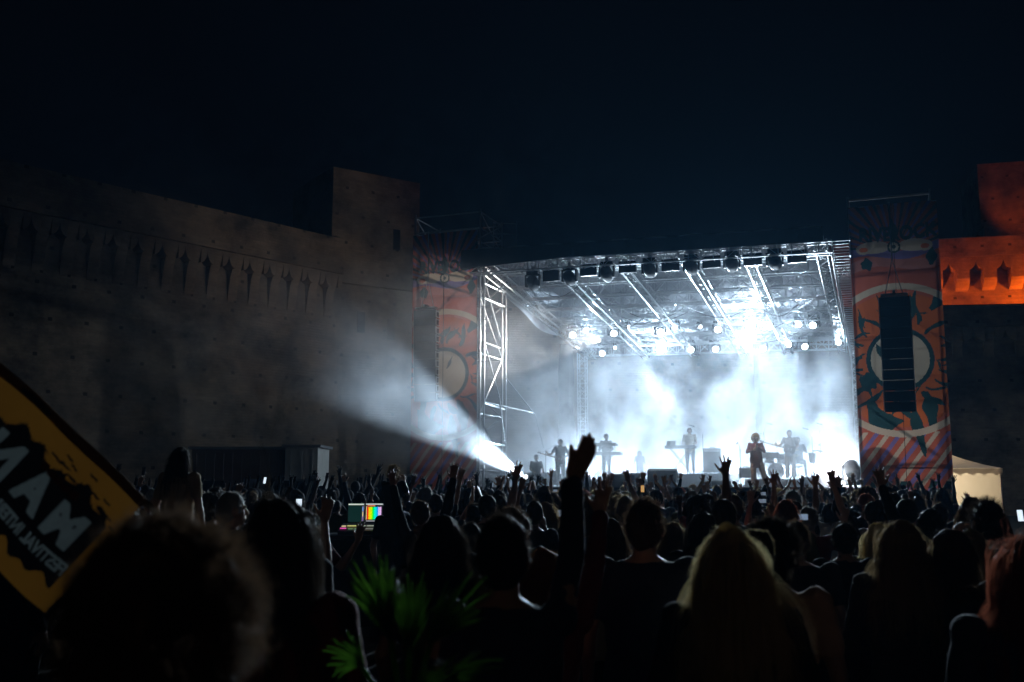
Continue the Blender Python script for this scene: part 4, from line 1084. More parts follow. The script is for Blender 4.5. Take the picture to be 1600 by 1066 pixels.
# left guitarist
o, P = pose_person(876, 2.6, ZF, 1.76, guit_pose, 'short', HM['dark'], SKIN[1], CM['charcoal'], 'short', 'guitarist in dark shirt at the far left of the stage, fading into smoke', 'charcoal', .1)
guitar(P, FACE + .1, (.12, .03, .02), 'guitar held by the far left guitarist in the smoke', .95)
Pm, _ = on_stage(853, 2.2, z=ZF); mic_stand(Pm, 1.35, STAGE_ROT, 'microphone stand at the far left, beside the left guitarist', .4, .5)
# keyboardists
key_pose = (arm((-.26, .05, 1.16), (-.20, .30, 1.08), (.1, 1, -.2), (0, 0, -1), .3, .4), arm((.26, .05, 1.16), (.20, .30, 1.08), (-.1, 1, -.2), (0, 0, -1), .3, .4))
o, P = pose_person(948, 4.9, ZF + .3, 1.74, key_pose, 'short', HM['dark'], SKIN[1], CM['charcoal'], 'long', 'keyboard player faintly seen in thick white smoke, left half of the stage', 'charcoal')
xstand_keys(P - BX * .55, FACE, 1.5, 'two tier keyboard on stand in the white smoke, left half of the stage', .95, True)
o, P = pose_person(1079, 5.4, ZF + .5, 1.76, key_pose, 'cap', HM['dark'], SKIN[1], CM['beige'], 'short', 'keyboard player in pale shirt on the centre riser beside a boom microphone', 'navy')
xstand_keys(P - BX * .55 + AX * .25, FACE, 1.15, 'keyboard with small devices on a cross stand, centre riser', .98)
r = empty('sampler', P - BX * .55 + AX * .62 + V((0, 0, 1.035)), FACE); tag(r, 'small control unit tilted on the centre keyboard', 'sampler')
b = MB(); b.box((0, 0, .10), (.34, .06, .24), mx=Matrix.Rotation(.5, 4, 'X')); b.build('case', M['black'], r); b = MB(); b.tube((0, 0, 0), (0, .03, .12), .015); b.build('stalk', M['steel'], r)
mic_stand(P - AX * .55 - BX * .3, 1.5, FACE + math.pi, 'microphone stand with long boom beside the centre keyboard player', .6, 2.55)
# second percussion player behind
o, P = pose_person(1000, 7.2, ZF, 1.45, key_pose, 'bob', HM['dark'], SKIN[1], CM['navy'], 'short', 'musician barely visible in white smoke behind the centre left monitors', 'navy')
# drummer seated
leg_sit = [(V((-.11, 0, .84)), V((-.20, .42, .86)), V((-.22, .46, .325))), (V((.11, 0, .84)), V((.20, .42, .86)), V((.22, .46, .325)))]
drum_pose = (arm((-.30, .10, 1.20), (-.16, .34, 1.22), (.3, 1, .1), (0, 0, -1), .1, .9), arm((.32, .12, 1.22), (.24, .36, 1.28), (0, 1, .3), (0, 0, -1), .1, .9))
DZ = ZF + .3 + .02
o, P = pose_person(1249, 5.9, DZ - .24, 1.76, drum_pose, 'short', HM['dark'], SKIN[1], CM['navy'], 'short', 'drummer seated behind the drum kit, right half of the stage', 'black', .15, leg_sit)
r = empty('drum_stool', V((P.x, P.y, DZ - .02))); tag(r, 'round drum stool under the seated drummer', 'stool')
b = MB(); b.lathe([(.16, .42), (.18, .46), (.17, .50)], 18); b.build('seat', M['black'], r); b = MB(); b.tube((0, 0, .1), (0, 0, .42), .02)
for k in range(3): t = k * 2.09; b.tube((0, 0, .22), (.26 * math.cos(t), .26 * math.sin(t), .01), .012)
b.build('tripod', M['steel'], r)
# drum kit
kit, _ = on_stage(1212, 5.3, z=ZF + .302); r = empty('drum_kit', kit, FACE + .15); tag(r, 'drum kit with kick drum, toms and cymbals behind the singer', 'drum kit')
def drum(c, rad, dep, axis, nm, m_=None):
    mx = Matrix.Translation(c) @ V(axis).to_track_quat('Z', 'Y').to_matrix().to_4x4()
    b = MB(); b.lathe([(rad, -dep / 2), (rad, dep / 2)], 24, mx=mx); sh_ = b.build(nm, m_ or mat('drum_wrap', (.05, .05, .06), .3), r)
    for z in (-dep / 2, dep / 2):
        b = MB(); b.lathe([(rad + .012, z - .015), (rad + .012, z + .015), (rad * .97, z + .015 * (1 if z > 0 else -1))], 24, mx=mx); b.build('rim', M['steel'], sh_)
    return sh_
drum((0, .35, .29), .28, .42, (0, 1, 0), 'kick_drum'); drum((-.22, .42, .74), .15, .22, (.1, -.35, 1), 'tom'); drum((.2, .42, .74), .16, .24, (-.1, -.35, 1), 'tom')
drum((.55, -.05, .40), .2, .40, (0, -.1, 1), 'floor_tom'); drum((-.40, -.05, .60), .17, .14, (0, -.1, 1), 'snare_drum')
b = MB(); 
for sx in (-.2, .2): b.tube((sx, .4, .5), (sx, .4, .68), .012)
for k in range(3): t = k * 2.09; b.tube((-.40, -.05, .3), (-.40 + .2 * math.cos(t), -.05 + .2 * math.sin(t), .01), .01)
b.tube((-.40, -.05, .3), (-.40, -.05, .52), .012); b.build('hardware', M['steel'], r)
for (x, y, z, rd) in ((-.62, .35, 1.05, .22), (.62, .4, 1.12, .24), (-.05, .62, 1.25, .2), (-.70, -.1, .85, .17)):
    b = MB(); b.tube((x, y, .05), (x, y, z + .03), .011)
    for k in range(3): t = k * 2.09 + .3; b.tube((x, y, .2), (x + .24 * math.cos(t), y + .24 * math.sin(t), .01), .009)
    sh_ = b.build('cymbal_stand', M['steel'], r)
    b = MB(); b.lathe([(.012, .02), (.04, .018), (rd, 0), (rd, -.004), (.02, .01)], 24, mx=Matrix.Translation((x, y, z)) @ Matrix.Rotation(.25, 4, 'X')); b.build('cymbal', mat('brass', (.5, .36, .12), .3, .9), sh_)
# table beside the kit, fan, percussion
P, _ = on_stage(1205, 4.0, z=ZF + .302); r = empty('equipment_table', P, FACE); tag(r, 'small table with a mixer between the singer and the bass player', 'table')
b = MB(); b.box((0, 0, .74), (.75, .45, .03)); b.build('tabletop', M['black'], r)
for sx in (-.33, .33):
    for sy in (-.18, .18): b = MB(); b.tube((sx, sy, 0), (sx, sy, .725), .014); b.build('leg', M['steel'], r)
r = empty('mixer', P + V((0, 0, .757)), FACE); tag(r, 'small mixer box standing on the table behind the singer', 'mixer')
b = MB(); b.box((0, 0, .09), (.6, .3, .18)); b.box((0, -.16, .1), (.5, .02, .12)); b.build('case', M['black'], r); b = MB()
for k in range(8): b.tube((-.24 + .07 * k, -.172, .1), (-.24 + .07 * k, -.19, .1), .012)
b.build('knobs', M['alu'], r)
P, _ = on_stage(1196, 5.6, z=ZF + .302); mic_stand(P, 1.75, STAGE_ROT, 'tall overhead microphone stand behind the singer with a round screen', .35, 1.2)
P, _ = on_stage(1272, 4.4, z=ZF + .302); r = empty('percussion_stand', P, FACE); tag(r, 'percussion pads and hand drum on a stand right of the drummer', 'percussion')
b = MB(); b.tube((0, 0, .02), (0, 0, 1.0), .015)
for k in range(3): t = k * 2.09; b.tube((0, 0, .25), (.32 * math.cos(t), .32 * math.sin(t), .01), .012)
b.build('stand', M['black'], r)
b = MB(); b.box((-.15, 0, .98), (.32, .22, .06)); b.lathe([(.10, .55), (.13, .75), (.14, .92)], 16, mx=Matrix.Translation((.02, .1, 0))); b.lathe([(.13, .90), (.14, .98)], 16, mx=Matrix.Translation((-.34, 0, 0))); b.build('pads', M['black'], r)
mic_stand(P - AX * .25 + BX * .2, 1.7, STAGE_ROT, 'thin microphone stand right of the percussion pads', .3, 1.9)
# amplifiers, wedges, cases
def cabinet(name, P, w, dp, h, label, cat, grille=True, wedge=False, rz=None, group=None):
    r = empty(name, P, FACE if rz is None else rz); tag(r, label, cat, group)
    b = MB()
    if wedge:
        poly = [(-dp / 2, 0.0), (dp / 2, 0.0), (dp / 2, h * .25), (-dp * .12, h), (-dp / 2, h * .9)]
        vs = [V((sx * w / 2, y, z)) for sx in (-1, 1) for y, z in poly]; q = 5
        b.add(vs, [tuple(range(q)), tuple(range(q, 2 * q))[::-1]] + [(i, q + i, q + (i + 1) % q, (i + 1) % q) for i in range(q)])
        b.build('cabinet', mat('wedge_paint', (.06, .06, .065), .7, 0, .2, 9, .2), r)
        b = MB(); n_ = V((0, h * .75, dp * .62)).normalized()
        c0, c1 = V((0, dp / 2 - .02, h * .28)), V((0, -dp * .10, h * .97)); vs = [c + V((sx * w * .46, 0, 0)) + n_ * o_ for o_ in (.003, .018) for c in (c0, c1) for sx in (-1, 1)]
        b.add(vs, [(0, 1, 3, 2), (4, 6, 7, 5), (0, 4, 5, 1), (2, 3, 7, 6), (0, 2, 6, 4), (1, 5, 7, 3)]); b.build('grille', M['black'], r)
        for sx in (-1, 1): b = MB(); b.box((sx * (w / 2 + .008), 0, h * .45), (.016, .16, .05)); b.build('handle', M['steel'], r)
    else:
        b.box((0, 0, h / 2 + .02), (w, dp, h - .04))
        for sx in (-1, 1):
            for sy in (-1, 1): b.box((sx * w * .42, sy * dp * .4, .01), (.06, .06, .02))
        b.build('cabinet', mat('tolex', (.07, .07, .075), .8, 0, .2, 9, .2), r)
        if grille:
            b = MB(); b.box((0, dp / 2 + .006, h * .43), (w * .9, .012, h * .74)); b.build('grille', mat('grille_cloth', (.12, .12, .12), .9, 0, .2, 60, .2), r)
            b = MB(); b.box((0, dp / 2 + .008, h * .91), (w * .9, .016, h * .10))
            for k in range(6): b.tube((-w * .35 + k * w * .14, dp / 2 + .016, h * .91), (-w * .35 + k * w * .14, dp / 2 + .035, h * .91), .012)
            b.build('control_panel', M['steel'], r)
            b = MB(); b.path([(-.1, 0, h), (-.08, 0, h + .04), (.08, 0, h + .04), (.1, 0, h)], .012); b.build('handle', M['black'], r)
    return r
for (u, b_, z, w, dp, h, lab) in ((1114, 4.6, .502, .62, .36, .92, 'tall amplifier cabinet right of the centre keyboard player'), (1166, 3.8, .302, .48, .30, .40, 'small amplifier on the riser just left of the singer')):
    P, _ = on_stage(u, b_, z=DECK + z); cabinet('amplifier', P, w, dp, h, lab, 'amplifier')
for (u, b_, w, dp, h, rz, lab) in ((973, .5, .8, .7, .46, .25, 'rounded grey stage monitor left of centre at the front edge'), (990, 1.7, .8, .7, .5, -.2, 'grey stage monitor behind the front ones, left of centre'),
                                  (1037, .35, .95, .6, .62, 0.0, 'wide square stage monitor at the front edge, centre'), (905, 1.0, .8, .6, .42, .3, 'stage monitor in front of the far left guitarist'),
                                  (1128, 1.0, .6, .5, .22, 0, 'low flat stage monitor between the centre monitor and the singer'), (1274, 2.6, .75, .5, .36, .1, 'stage monitor in front of the percussion stand')):
    P, _ = on_stage(u, b_, z=DECK + .003); cabinet('stage_monitor', P, w, dp, h, lab, 'stage monitor', wedge=True, rz=STAGE_ROT + rz, group='wedge monitors along the stage front')

cabinet('flight_case', on_stage(845, 4.2, z=DECK + .003)[0], .9, .6, .55, 'flight case at the far left of the stage behind the beam light', 'case', grille=False)
# squat subwoofer on the deck edge at far left and crouching technician
tech_legs = [(V((-.11, -.05, .84)), V((-.17, .33, .80)), V((-.16, .10, .50))), (V((.11, -.05, .84)), V((.19, .35, .78)), V((.17, .14, .50)))]
o, P = pose_person(838, 2.0, DECK - .42, 1.6, key_pose, 'short', HM['dark'], SKIN[1], CM['black'], 'short', 'crouching stage technician in black beside the left beam light', 'black', .6, tech_legs)
r = empty('flight_case', on_stage(838, 1.85, z=DECK + .003)[0], FACE + .6)
tag(r, 'low black case under the crouching technician', 'case'); b = MB(); b.box((0, -.08, .17), (.44, .30, .30)); b.box((0, -.08, .335), (.46, .32, .02)); b.build('shell', M['black'], r)

for k, (u0, b0, u1, b1) in enumerate(((900, 1.6, 1010, 3.0), (1010, .9, 1150, 2.6), (1120, 2.4, 1200, .6), (1200, 1.4, 1320, 3.0), (1240, .5, 1300, 1.8))):
    p0, _ = on_stage(u0, b0, z=DECK + .012); p1, _ = on_stage(u1, b1, z=DECK + .012); c = MB()
    c.path([p0.lerp(p1, i / 12) + BX * .25 * math.sin(i * 1.1 + k) + AX * .12 * math.sin(i * 2.1) for i in range(13)], .012, 5); o = c.build('cable', M['black'])
    tag(o, 'black cable snaking over the deck, %s' % ('behind the left monitors', 'left of the amplifier cabinet', 'at the feet of the singer', 'before the drum riser', 'by the right corner light')[k], 'cable')
for (u, b_, lab) in ((1158, 1.2, 'empty straight microphone stand just left of the singer'), (1290, 3.4, 'microphone stand with boom near the right corner light'), (930, 3.0, 'microphone stand with boom before the smoky keyboard player')):
    P, _ = on_stage(u, b_, z=DECK); mic_stand(P, 1.3, STAGE_ROT + u, lab, .4, .6)

# ================================================================== TENTS, DESK, FLAG, PALM
def quad_box(mb, c, sx, sy, z0, z1, rz=0, mi=0): mb.box((c[0], c[1], (z0 + z1) / 2), (sx, sy, z1 - z0), rz, mi)
T0 = at(1527, 760, 34.5)
r = empty('market_tent', (T0.x - .9, 36.3, 0), -.18); tag(r, 'white canvas pavilion tent glowing warm, right of the right banner tower', 'tent')
hw, eh, ph = 1.9, 2.35, 3.15
for sx in (-1, 1):
    for sy in (-1, 1): b = MB(); b.tube((sx * hw, sy * hw, 0), (sx * hw, sy * hw, eh), .03, n=8); b.build('pole', M['alu'], r)
def sheet(p, q, z0, z1, amp, n=26, m=8):
    p, q = V(p), V(q); d = (q - p); nn = V((d.y, -d.x, 0)).normalized(); b = MB()
    for j in range(m + 1):
        for i in range(n + 1):
            t = i / n; z = z0 + (z1 - z0) * j / m; b.v.append(tuple(p + d * t + nn * amp * math.sin(t * 31 + 2 * math.sin(z)) * (1 - .6 * j / m) + V((0, 0, z))))
    for j in range(m):
        for i in range(n): k = j * (n + 1) + i; b.f.append((k, k + 1, k + n + 2, k + n + 1)); b.m.append(0)
    return b
for (p, q) in (((-hw, -hw, 0), (hw, -hw, 0)), ((hw, -hw, 0), (hw, hw, 0)), ((hw, hw, 0), (-hw, hw, 0)), ((-hw, hw, 0), (-hw, -hw, 0))):
    sheet(p, q, .03, eh - .02, .015).build('side_wall', M['whitecloth'], r, smooth=True)
b = MB(); hv = hw + .06
rr_ = [[V((sx * f * hv, sy * f * hv, z)) for sx, sy in ((-1, -1), (1, -1), (1, 1), (-1, 1))] for f, z in ((1, eh), (.75, eh + .14), (.5, eh + .33), (.25, eh + .58), (.02, ph))]
b.loft(rr_, cap=False)
b.build('roof', mat('tent_roof', (.42, .36, .30), .8, transl=.15), r)
b = MB()
for (p, q) in (((-hv, -hv), (hv, -hv)), ((hv, -hv), (hv, hv)), ((hv, hv), (-hv, hv)), ((-hv, hv), (-hv, -hv))):
    n = 10; p, q = V((*p, 0)), V((*q, 0)); 
    for i in range(n):
        a_, c_ = p.lerp(q, i / n), p.lerp(q, (i + 1) / n); mid = (a_ + c_) / 2
        b.add([a_ + V((0, 0, eh)), c_ + V((0, 0, eh)), c_ + V((0, 0, eh - .14)), mid + V((0, 0, eh - .24)), a_ + V((0, 0, eh - .14))], [(0, 1, 2, 3, 4)])
b.build('valance', M['whitecloth'], r)
lampP = V((T0.x - .9, 36.3, 1.9))
r2 = empty('work_lamp', lampP + V((0, 0, .35))); tag(r2, 'warm work lamp hanging inside the white tent', 'lamp')
b = MB(); b.lathe([(.03, 0), (.12, -.1), (.13, -.14)], 16); b.build('shade', M['black'], r2); b = MB(); b.ell((0, 0, -.15), (.05, .05, .06)); b.build('bulb', mat('warm_bulb', (1, .8, .5), emit=(1, .75, .4), estr=25), r2); b = MB(); b.tube((0, 0, 0), (0, 0, .55), .006); b.build('cord', M['black'], r2)
point('tent_lamp', lampP + V((0, 0, .0)), 420, (1, .80, .52), .12)
# a work light on a mast that falls on the front of the tent
# dim pale cabins on the left below the wall
def cabin(u0, u1, vt, Y, dp, colr, label, rz):
    P0, P1 = at(u0, vt, Y), at(u1, vt, Y); w_ = P1.x - P0.x; h_ = P0.z
    r = empty('site_cabin', ((P0.x + P1.x) / 2, Y + dp / 2, 0), rz); tag(r, label, 'cabin')
    cm = mat('cabin_paint', colr, .7, 0, .2, 1.5); b = MB(); b.box((0, 0, h_ / 2), (w_, dp, h_ - .02)); b.build('wall', cm, r)
    b = MB(); n = int(w_ / .35)
    for k in range(n): b.box((-w_ / 2 + w_ * (k + .5) / n, -dp / 2 - .02, h_ / 2), (.05, .04, h_ * .9))
    b.build('wall_rib', cm, r)
    b = MB(); b.box((0, 0, h_ + .05), (w_ + .25, dp + .25, .1)); b.build('roof', M['steel'], r)
    b = MB(); b.box((w_ * .2, -dp / 2 - .03, 1.02), (.85, .06, 2.0)); dr = b.build('door', M['steel'], r)
    b = MB(); b.tube((w_ * .2 + .33, -dp / 2 - .1, 1.0), (w_ * .2 + .33, -dp / 2 - .1, 1.15), .015); b.build('handle', M['black'], dr)
    b = MB(); b.box((-w_ * .25, -dp / 2 - .03, 1.6), (.9, .06, .7)); b.build('window', M['black'], r)
cabin(300, 442, 702, 41.0, 2.6, (.25, .16, .12), 'long low brown cabin below the left castle wall', .0)
cabin(446, 497, 699, 40.6, 2.5, (.62, .62, .58), 'pale square cabin beside the long brown cabin, below the castle wall', .0)
r = empty('barrier_fence', at(580, 745, 37.5)); r.location.z = 0; tag(r, 'long pale barrier fence between the pale cabin and the left banner tower', 'fence')
for k in range(7):
    x = -2.6 + k * .88
    b = MB(); b.box((x, 0, .62 * 1.9), (.86, .03, .40 * 2.3)); b.build('panel', mat('fence_panel', (.45, .45, .43), .7, 0, .2, 3), r)
    b = MB(); b.tube((x - .44, 0.04, 0), (x - .44, .04, 1.95), .02); b.box((x - .44, .04, .015), (.3, .5, .03)); b.build('post', M['steel'], r)

# lighting desk in the crowd
DY = 13.6
D0 = at(588, 834, DY); r = empty('desk', (D0.x, DY, 0), .03); tag(r, 'long black covered table carrying the lighting desk in the middle of the crowd', 'table')
b = MB(); b.box((0, 0, D0.z - .03), (1.5, .7, .05)); b.build('tabletop', M['black'], r)
b = MB()
b.box((0, -.33, (D0.z - .06) / 2), (1.48, .02, D0.z - .07)); b.build('cloth', M['blackcloth'], r)
for sx in (-.68, .68):
    for sy in (-.28, .28): b = MB(); b.tube((sx, sy, 0), (sx, sy, D0.z - .06), .02); b.build('leg', M['steel'], r)
def emis(name, c, s): return mat(name, tuple(min(.9, x) for x in c), .4, emit=c, estr=s)
ZT = D0.z - .005
def wp(u, v, dy=0.0): P = at(u, v, DY + dy); return P
r = empty('lighting_console', (wp(566, 834).x, DY + .05, ZT), .03); tag(r, 'lighting console with two raised screens, one showing rainbow columns', 'console')
b = MB(); b.add([(-.30, -.28, 0), (.30, -.28, 0), (.30, .26, 0), (-.30, .26, 0), (-.30, -.28, .05), (.30, -.28, .05), (.30, .26, .13), (-.30, .26, .13)], [(0, 3, 2, 1), (4, 5, 6, 7), (0, 1, 5, 4), (1, 2, 6, 5), (2, 3, 7, 6), (3, 0, 4, 7)]); b.build('console_body', M['black'], r)
def screen(x, w_, h_, content, tilt=.12, z=.15):
    mx = Matrix.Translation((x, .2, z)) @ Matrix.Rotation(-tilt, 4, 'X')
    b = MB(); b.box((0, .015, h_ / 2), (w_ + .02, .025, h_ + .02), mx=mx); so = b.build('monitor', M['black'], r)
    for i, (x0, x1, z0, z1, c, s) in enumerate(content):
        pass
    mats_, b = [], MB()
    for i, (x0, x1, z0, z1, c, s) in enumerate(content):
        vs = [mx @ V((-w_ / 2 + w_ * xx, -.0005 - .0006 * (i + 1), h_ * zz)) for xx, zz in ((x0, z0), (x1, z0), (x1, z1), (x0, z1))]
        b.add(vs, [(0, 1, 2, 3)], i); mats_.append(emis('screen_%d' % i, c, s))
    me = b.mesh('screen'); [me.materials.append(m_) for m_ in mats_]; o = bpy.data.objects.new('screen', me); COL.objects.link(o); o.parent = so
screen(-.125, .21, .25, [(0, 1, 0, 1, (.006, .03, .028), .6), (0, 1, .92, .99, (.7, .8, .7), .8), (.90, 1, .05, .85, (.3, .2, .5), .5), (.93, .97, .3, .55, (.9, .8, .2), 1), (.93, .97, .6, .8, (.1, .5, .9), 1)])
import colorsys
cont = [(0, 1, 0, 1, (.02, .02, .03), .5), (0, 1, .93, 1, (.6, .65, .65), .8), (.03, .97, .03, .08, (.5, .5, .55), .6)]
for k in range(13):
    c = colorsys.hsv_to_rgb(min(.85, .0 + k * .068), 1 if k < 10 else .45, 1); cont.append((.08 + k * .065, .08 + k * .065 + .058, .14, .82 - .01 * (k % 3), c, .9))
cont += [(.02, .06, .12, .85, (.9, .7, .3), .8), (.1, .55, .85, .90, (.9, .25, .1), .9)]
screen(.125, .23, .25, cont)
for (x, y, w_, d_, c, s) in ((-.14, .05, .14, .14, (.75, .75, .25), .7), (.11, .05, .26, .12, (.5, .55, .45), .55), (-.10, -.16, .16, .03, (.3, .5, .3), .5), (.12, -.16, .14, .03, (.5, .5, .5), .4), (-.25, -.12, .08, .03, (.9, .1, .5), 1.2), (-.26, .03, .05, .10, (.9, .75, .4), .9)):
    z0 = .05 + (y + .28) / .54 * .08 + .002; b = MB(); b.box((x, y, z0 + .004), (w_, d_, .008), mx=None); b.build('key_panel', emis('key_light', c, s), r)
r = empty('laptop', (wp(626, 834).x, DY, ZT), .25); tag(r, 'small open controller with reddish lit keys, right end of the desk', 'laptop')
b = MB(); b.box((0, 0, .015), (.30, .22, .03)); b.build('base', M['black'], r); b = MB(); b.box((0, .02, .032), (.24, .10, .004)); b.build('keyboard', emis('red_keys', (.5, .15, .12), .35), r)
b = MB(); b.box((0, .13, .05), (.30, .012, .07), mx=None); b.build('lid', M['steel'], r); b = MB(); b.box((.12, -.09, .034), (.012, .012, .008)); b.build('status_light', emis('red_led', (1, .02, .03), 12), r)

# festival flag, seen from behind: the lettering reads backwards
FY = 3.2
def fp(u, v, dy=0): return at(u, v, FY + dy)
e1 = (fp(250, 815) - fp(0, 585)).normalized(); org = fp(0, 585); e2 = (fp(-100, 690) - org); e2 = (e2 - e1 * e2.dot(e1)).normalized()
kpx = FY / 1572.0
yel = mat('yellow_flag_cloth', (.21, .088, .012), .85, 0, .35, 5, .4, transl=.22); blk = mat('black_flag_print', (.012, .012, .014), .9, transl=.05); ltr = mat('pale_print', (.12, .14, .135), .9, 0, .3, 30, transl=.2); pnk = mat('pink_print', (.12, .04, .03), .9)
def fpt(s, t, l=0.0): w_ = .02 * math.sin(s * 7 + t * 4) + .012 * math.sin(s * 15 - t * 9); return org + e1 * s + e2 * t + V((0, 1, 0)) * w_ - V((0, 1, 0)) * .002 * l
FP = []; S0, S1, TW = -.75, .64, .435
def fpoly(pts, mi, l, nsub=1):
    FP.append((pts, mi, l))
rg = random.Random(3)
edge_t = lambda s: .088 + .014 * math.sin(s * 23) + .013 * math.sin(s * 61 + 1) + .05 * max(0, (s - .45)) * 3
edge_b = lambda s: .365 + .01 * math.sin(s * 31) + .01 * math.sin(s * 77)
n_ = 240
for i in range(n_):
    s0, s1 = S0 + (.60 - S0) * i / n_, S0 + (.60 - S0) * (i + 1) / n_
    ta, tb = edge_t(s0) + rg.uniform(-.006, .006), edge_t(s1) + rg.uniform(-.006, .006)
    for q in range(6):
        f0, f1 = q / 6, (q + 1) / 6; ba, bb = edge_b(s0), edge_b(s1)
        fpoly([(s0, ta + (ba - ta) * f0), (s1, tb + (bb - tb) * f0), (s1, tb + (bb - tb) * f1), (s0, ta + (ba - ta) * f1)], 1, 1)
def ftext(body, size, s_c, t_c, mi=2, bold=.006, sx=1.0):
    vs, fs = text_mesh(body, size, 0, bold, mirror=True)
    vs = [(s_c + x * sx, t_c - z) for x, y, z in vs]
    for f in fs: FP.append(([vs[i] for i in f], mi, 3))
ftext('M', .150, .50, .205, 2, .008); ftext('A', .165, .345, .195, 2, .009); ftext('N', .165, .175, .195, 2, .009); ftext('O', .165, -.01, .195, 2, .009)
ftext('FESTIVAL INTERNATIONAL', .056, .335, .305, 2, .0022, .78)
for k in range(5):
    s_ = .30 + .035 * k; fpoly([(s_, .105 + .01 * (k % 2)), (s_ + .03, .10), (s_ + .036, .125), (s_ + .004, .13)], 3, 4)
for k in range(26):
    s_ = rg.uniform(.25, .62); t_ = rg.uniform(.03, .12); fpoly([(s_, t_), (s_ + rg.uniform(.02, .05), t_ + .004), (s_ + .03, t_ + .010), (s_ - .005, t_ + .006)], 1, 2)
idx, nx_, nz_ = raster(FP, S0, S1, 0, TW, .0032)
def fshape(a_, b_):
    s_ = S0 + a_ * (S1 - S0); t_ = b_ * TW; w_ = .02 * np.sin(s_ * 7 + t_ * 4) + .012 * np.sin(s_ * 15 - t_ * 9)
    return np.array(org)[None, :] + s_[:, None] * np.array(e1) + t_[:, None] * np.array(e2) + w_[:, None] * np.array((0, 1, 0))
me = sheet_mesh('festival_flag', idx, nx_, nz_, fshape)
for m_ in (yel, blk, ltr, pnk): me.materials.append(m_)
me.shade_smooth(); fo = bpy.data.objects.new('festival_flag', me); COL.objects.link(fo); tag(fo, 'yellow bordered black festival flag with backwards letters, hanging aslant at the left edge', 'flag')
b = MB(); b.path([fpt(S0 + (S1 - S0) * k / 14, -.012) for k in range(15)], .017, 8); b.build('hem_sleeve', mat('brown_hem', (.16, .07, .02), .9), fo)
b = MB(); b.tube(fpt(S0, -.012) - e1 * .3, fpt(S1, -.012) + e1 * 1.9, .011, n=8); b.build('pole', M['black'], fo)

# fan palm in the near foreground
gm = bpy.data.materials.new('palm_leaf'); gm.use_nodes = True; nt = gm.node_tree; N = nt.nodes; p = N['Principled BSDF']; p.inputs['Base Color'].default_value = (.035, .075, .018, 1); p.inputs['Roughness'].default_value = .4
t_ = N.new('ShaderNodeBsdfTranslucent'); t_.inputs[0].default_value = (.09, .24, .02, 1); ms = N.new('ShaderNodeMixShader'); ms.inputs[0].default_value = .4
nt.links.new(p.outputs[0], ms.inputs[1]); nt.links.new(t_.outputs[0], ms.inputs[2]); nt.links.new(ms.outputs[0], N['Material Output'].inputs[0])
PYp = 2.55; pb = at(632, 1190, PYp + .1); pr = empty('fan_palm', (pb.x, pb.y, 0)); tag(pr, 'green fan palm with spiky leaf fans in the near foreground, left of centre', 'palm')
b = MB(); b.lathe([(.11, 0), (.13, .12), (.12, .3), (.10, .6), (.09, pb.z - .02)], 14); 
for k in range(60):
    t = k * 2.4; z = .05 + k * .014 * (pb.z / 1.0); b.cap((.11 * math.cos(t), .11 * math.sin(t), z), (.17 * math.cos(t), .17 * math.sin(t), z + .07), .014, .004, 5)
b.build('trunk', mat('palm_trunk', (.07, .05, .03), .95, 0, .4, 12, .6), pr)
def frond(hub, tips_dir, nrm, L_, spread, nleaf, seed):
    """one palmate leaf: stalk and pleated leaflets fanning from the hub"""
    rg = random.Random(seed); hub = V(hub); d0 = V(tips_dir).normalized(); nrm = (V(nrm) - d0 * V(nrm).dot(d0)).normalized(); sd = d0.cross(nrm)
    b = MB()
    for k in range(nleaf):
        a = (k / (nleaf - 1) - .5) * spread; dl = (d0 * math.cos(a) + sd * math.sin(a)).normalized(); across = (sd * math.cos(a) - d0 * math.sin(a)).normalized()
        L2 = L_ * (1 - .22 * (abs(a) / (spread / 2)) ** 2) * rg.uniform(.8, 1.12); droop = rg.uniform(.02, .26)
        pts = []
        for i in range(9):
            t = i / 8; c = hub + dl * L2 * t + nrm * (-.10 * t * t) + V((0, 0, -1)) * droop * t ** 3 * L_; wd = L_ * .015 * (min(1, t * 2.2) if t < .5 else (1 - (t - .5) / .5) ** .7) + .0015
            pts.append((c, wd))
        base = len(b.v)
        for c, wd in pts: b.v += [tuple(c - across * wd + nrm * .006), tuple(c - nrm * wd * .5), tuple(c + across * wd + nrm * .006)]
        for i in range(8):
            q = base + 3 * i; b.f += [(q, q + 1, q + 4, q + 3), (q + 1, q + 2, q + 5, q + 4)]; b.m += [0, 0]
    fo_ = b.build('frond', gm, pr, Matrix.Translation(-V((pb.x, pb.y, 0))))
    b = MB(); m_ = (hub + V((pb.x, pb.y, pb.z))) / 2 + V((0, 0, .03)); b.path([V((pb.x, pb.y, pb.z - .03)), m_, hub + d0 * .02], .008, 6); b.build('stalk', gm, fo_, Matrix.Translation(-V((pb.x, pb.y, 0))))
FR = [((612, 1000), (566, 858), 0, .33, .78, 17), ((668, 1010), (738, 900), .05, .27, .85, 16), ((640, 1020), (648, 890), .12, .27, .8, 14), ((570, 1040), (505, 1000), .1, .26, 1.3, 13), ((700, 1060), (790, 1040), .1, .25, 1.3, 13), ((620, 1080), (560, 1120), -.1, .25, 1.4, 13), ((660, 1090), (700, 1010), -.15, .2, 1.2, 12)]
for i, (h, t, dy, L_, sp, nl) in enumerate(FR):
    H_ = at(h[0], h[1], PYp + dy); T_ = at(t[0], t[1], PYp + dy + .02); frond(H_, T_ - H_, (0.1 * (i % 3 - 1), -1, .25), (T_ - H_).length * 1.05, sp, nl, i)

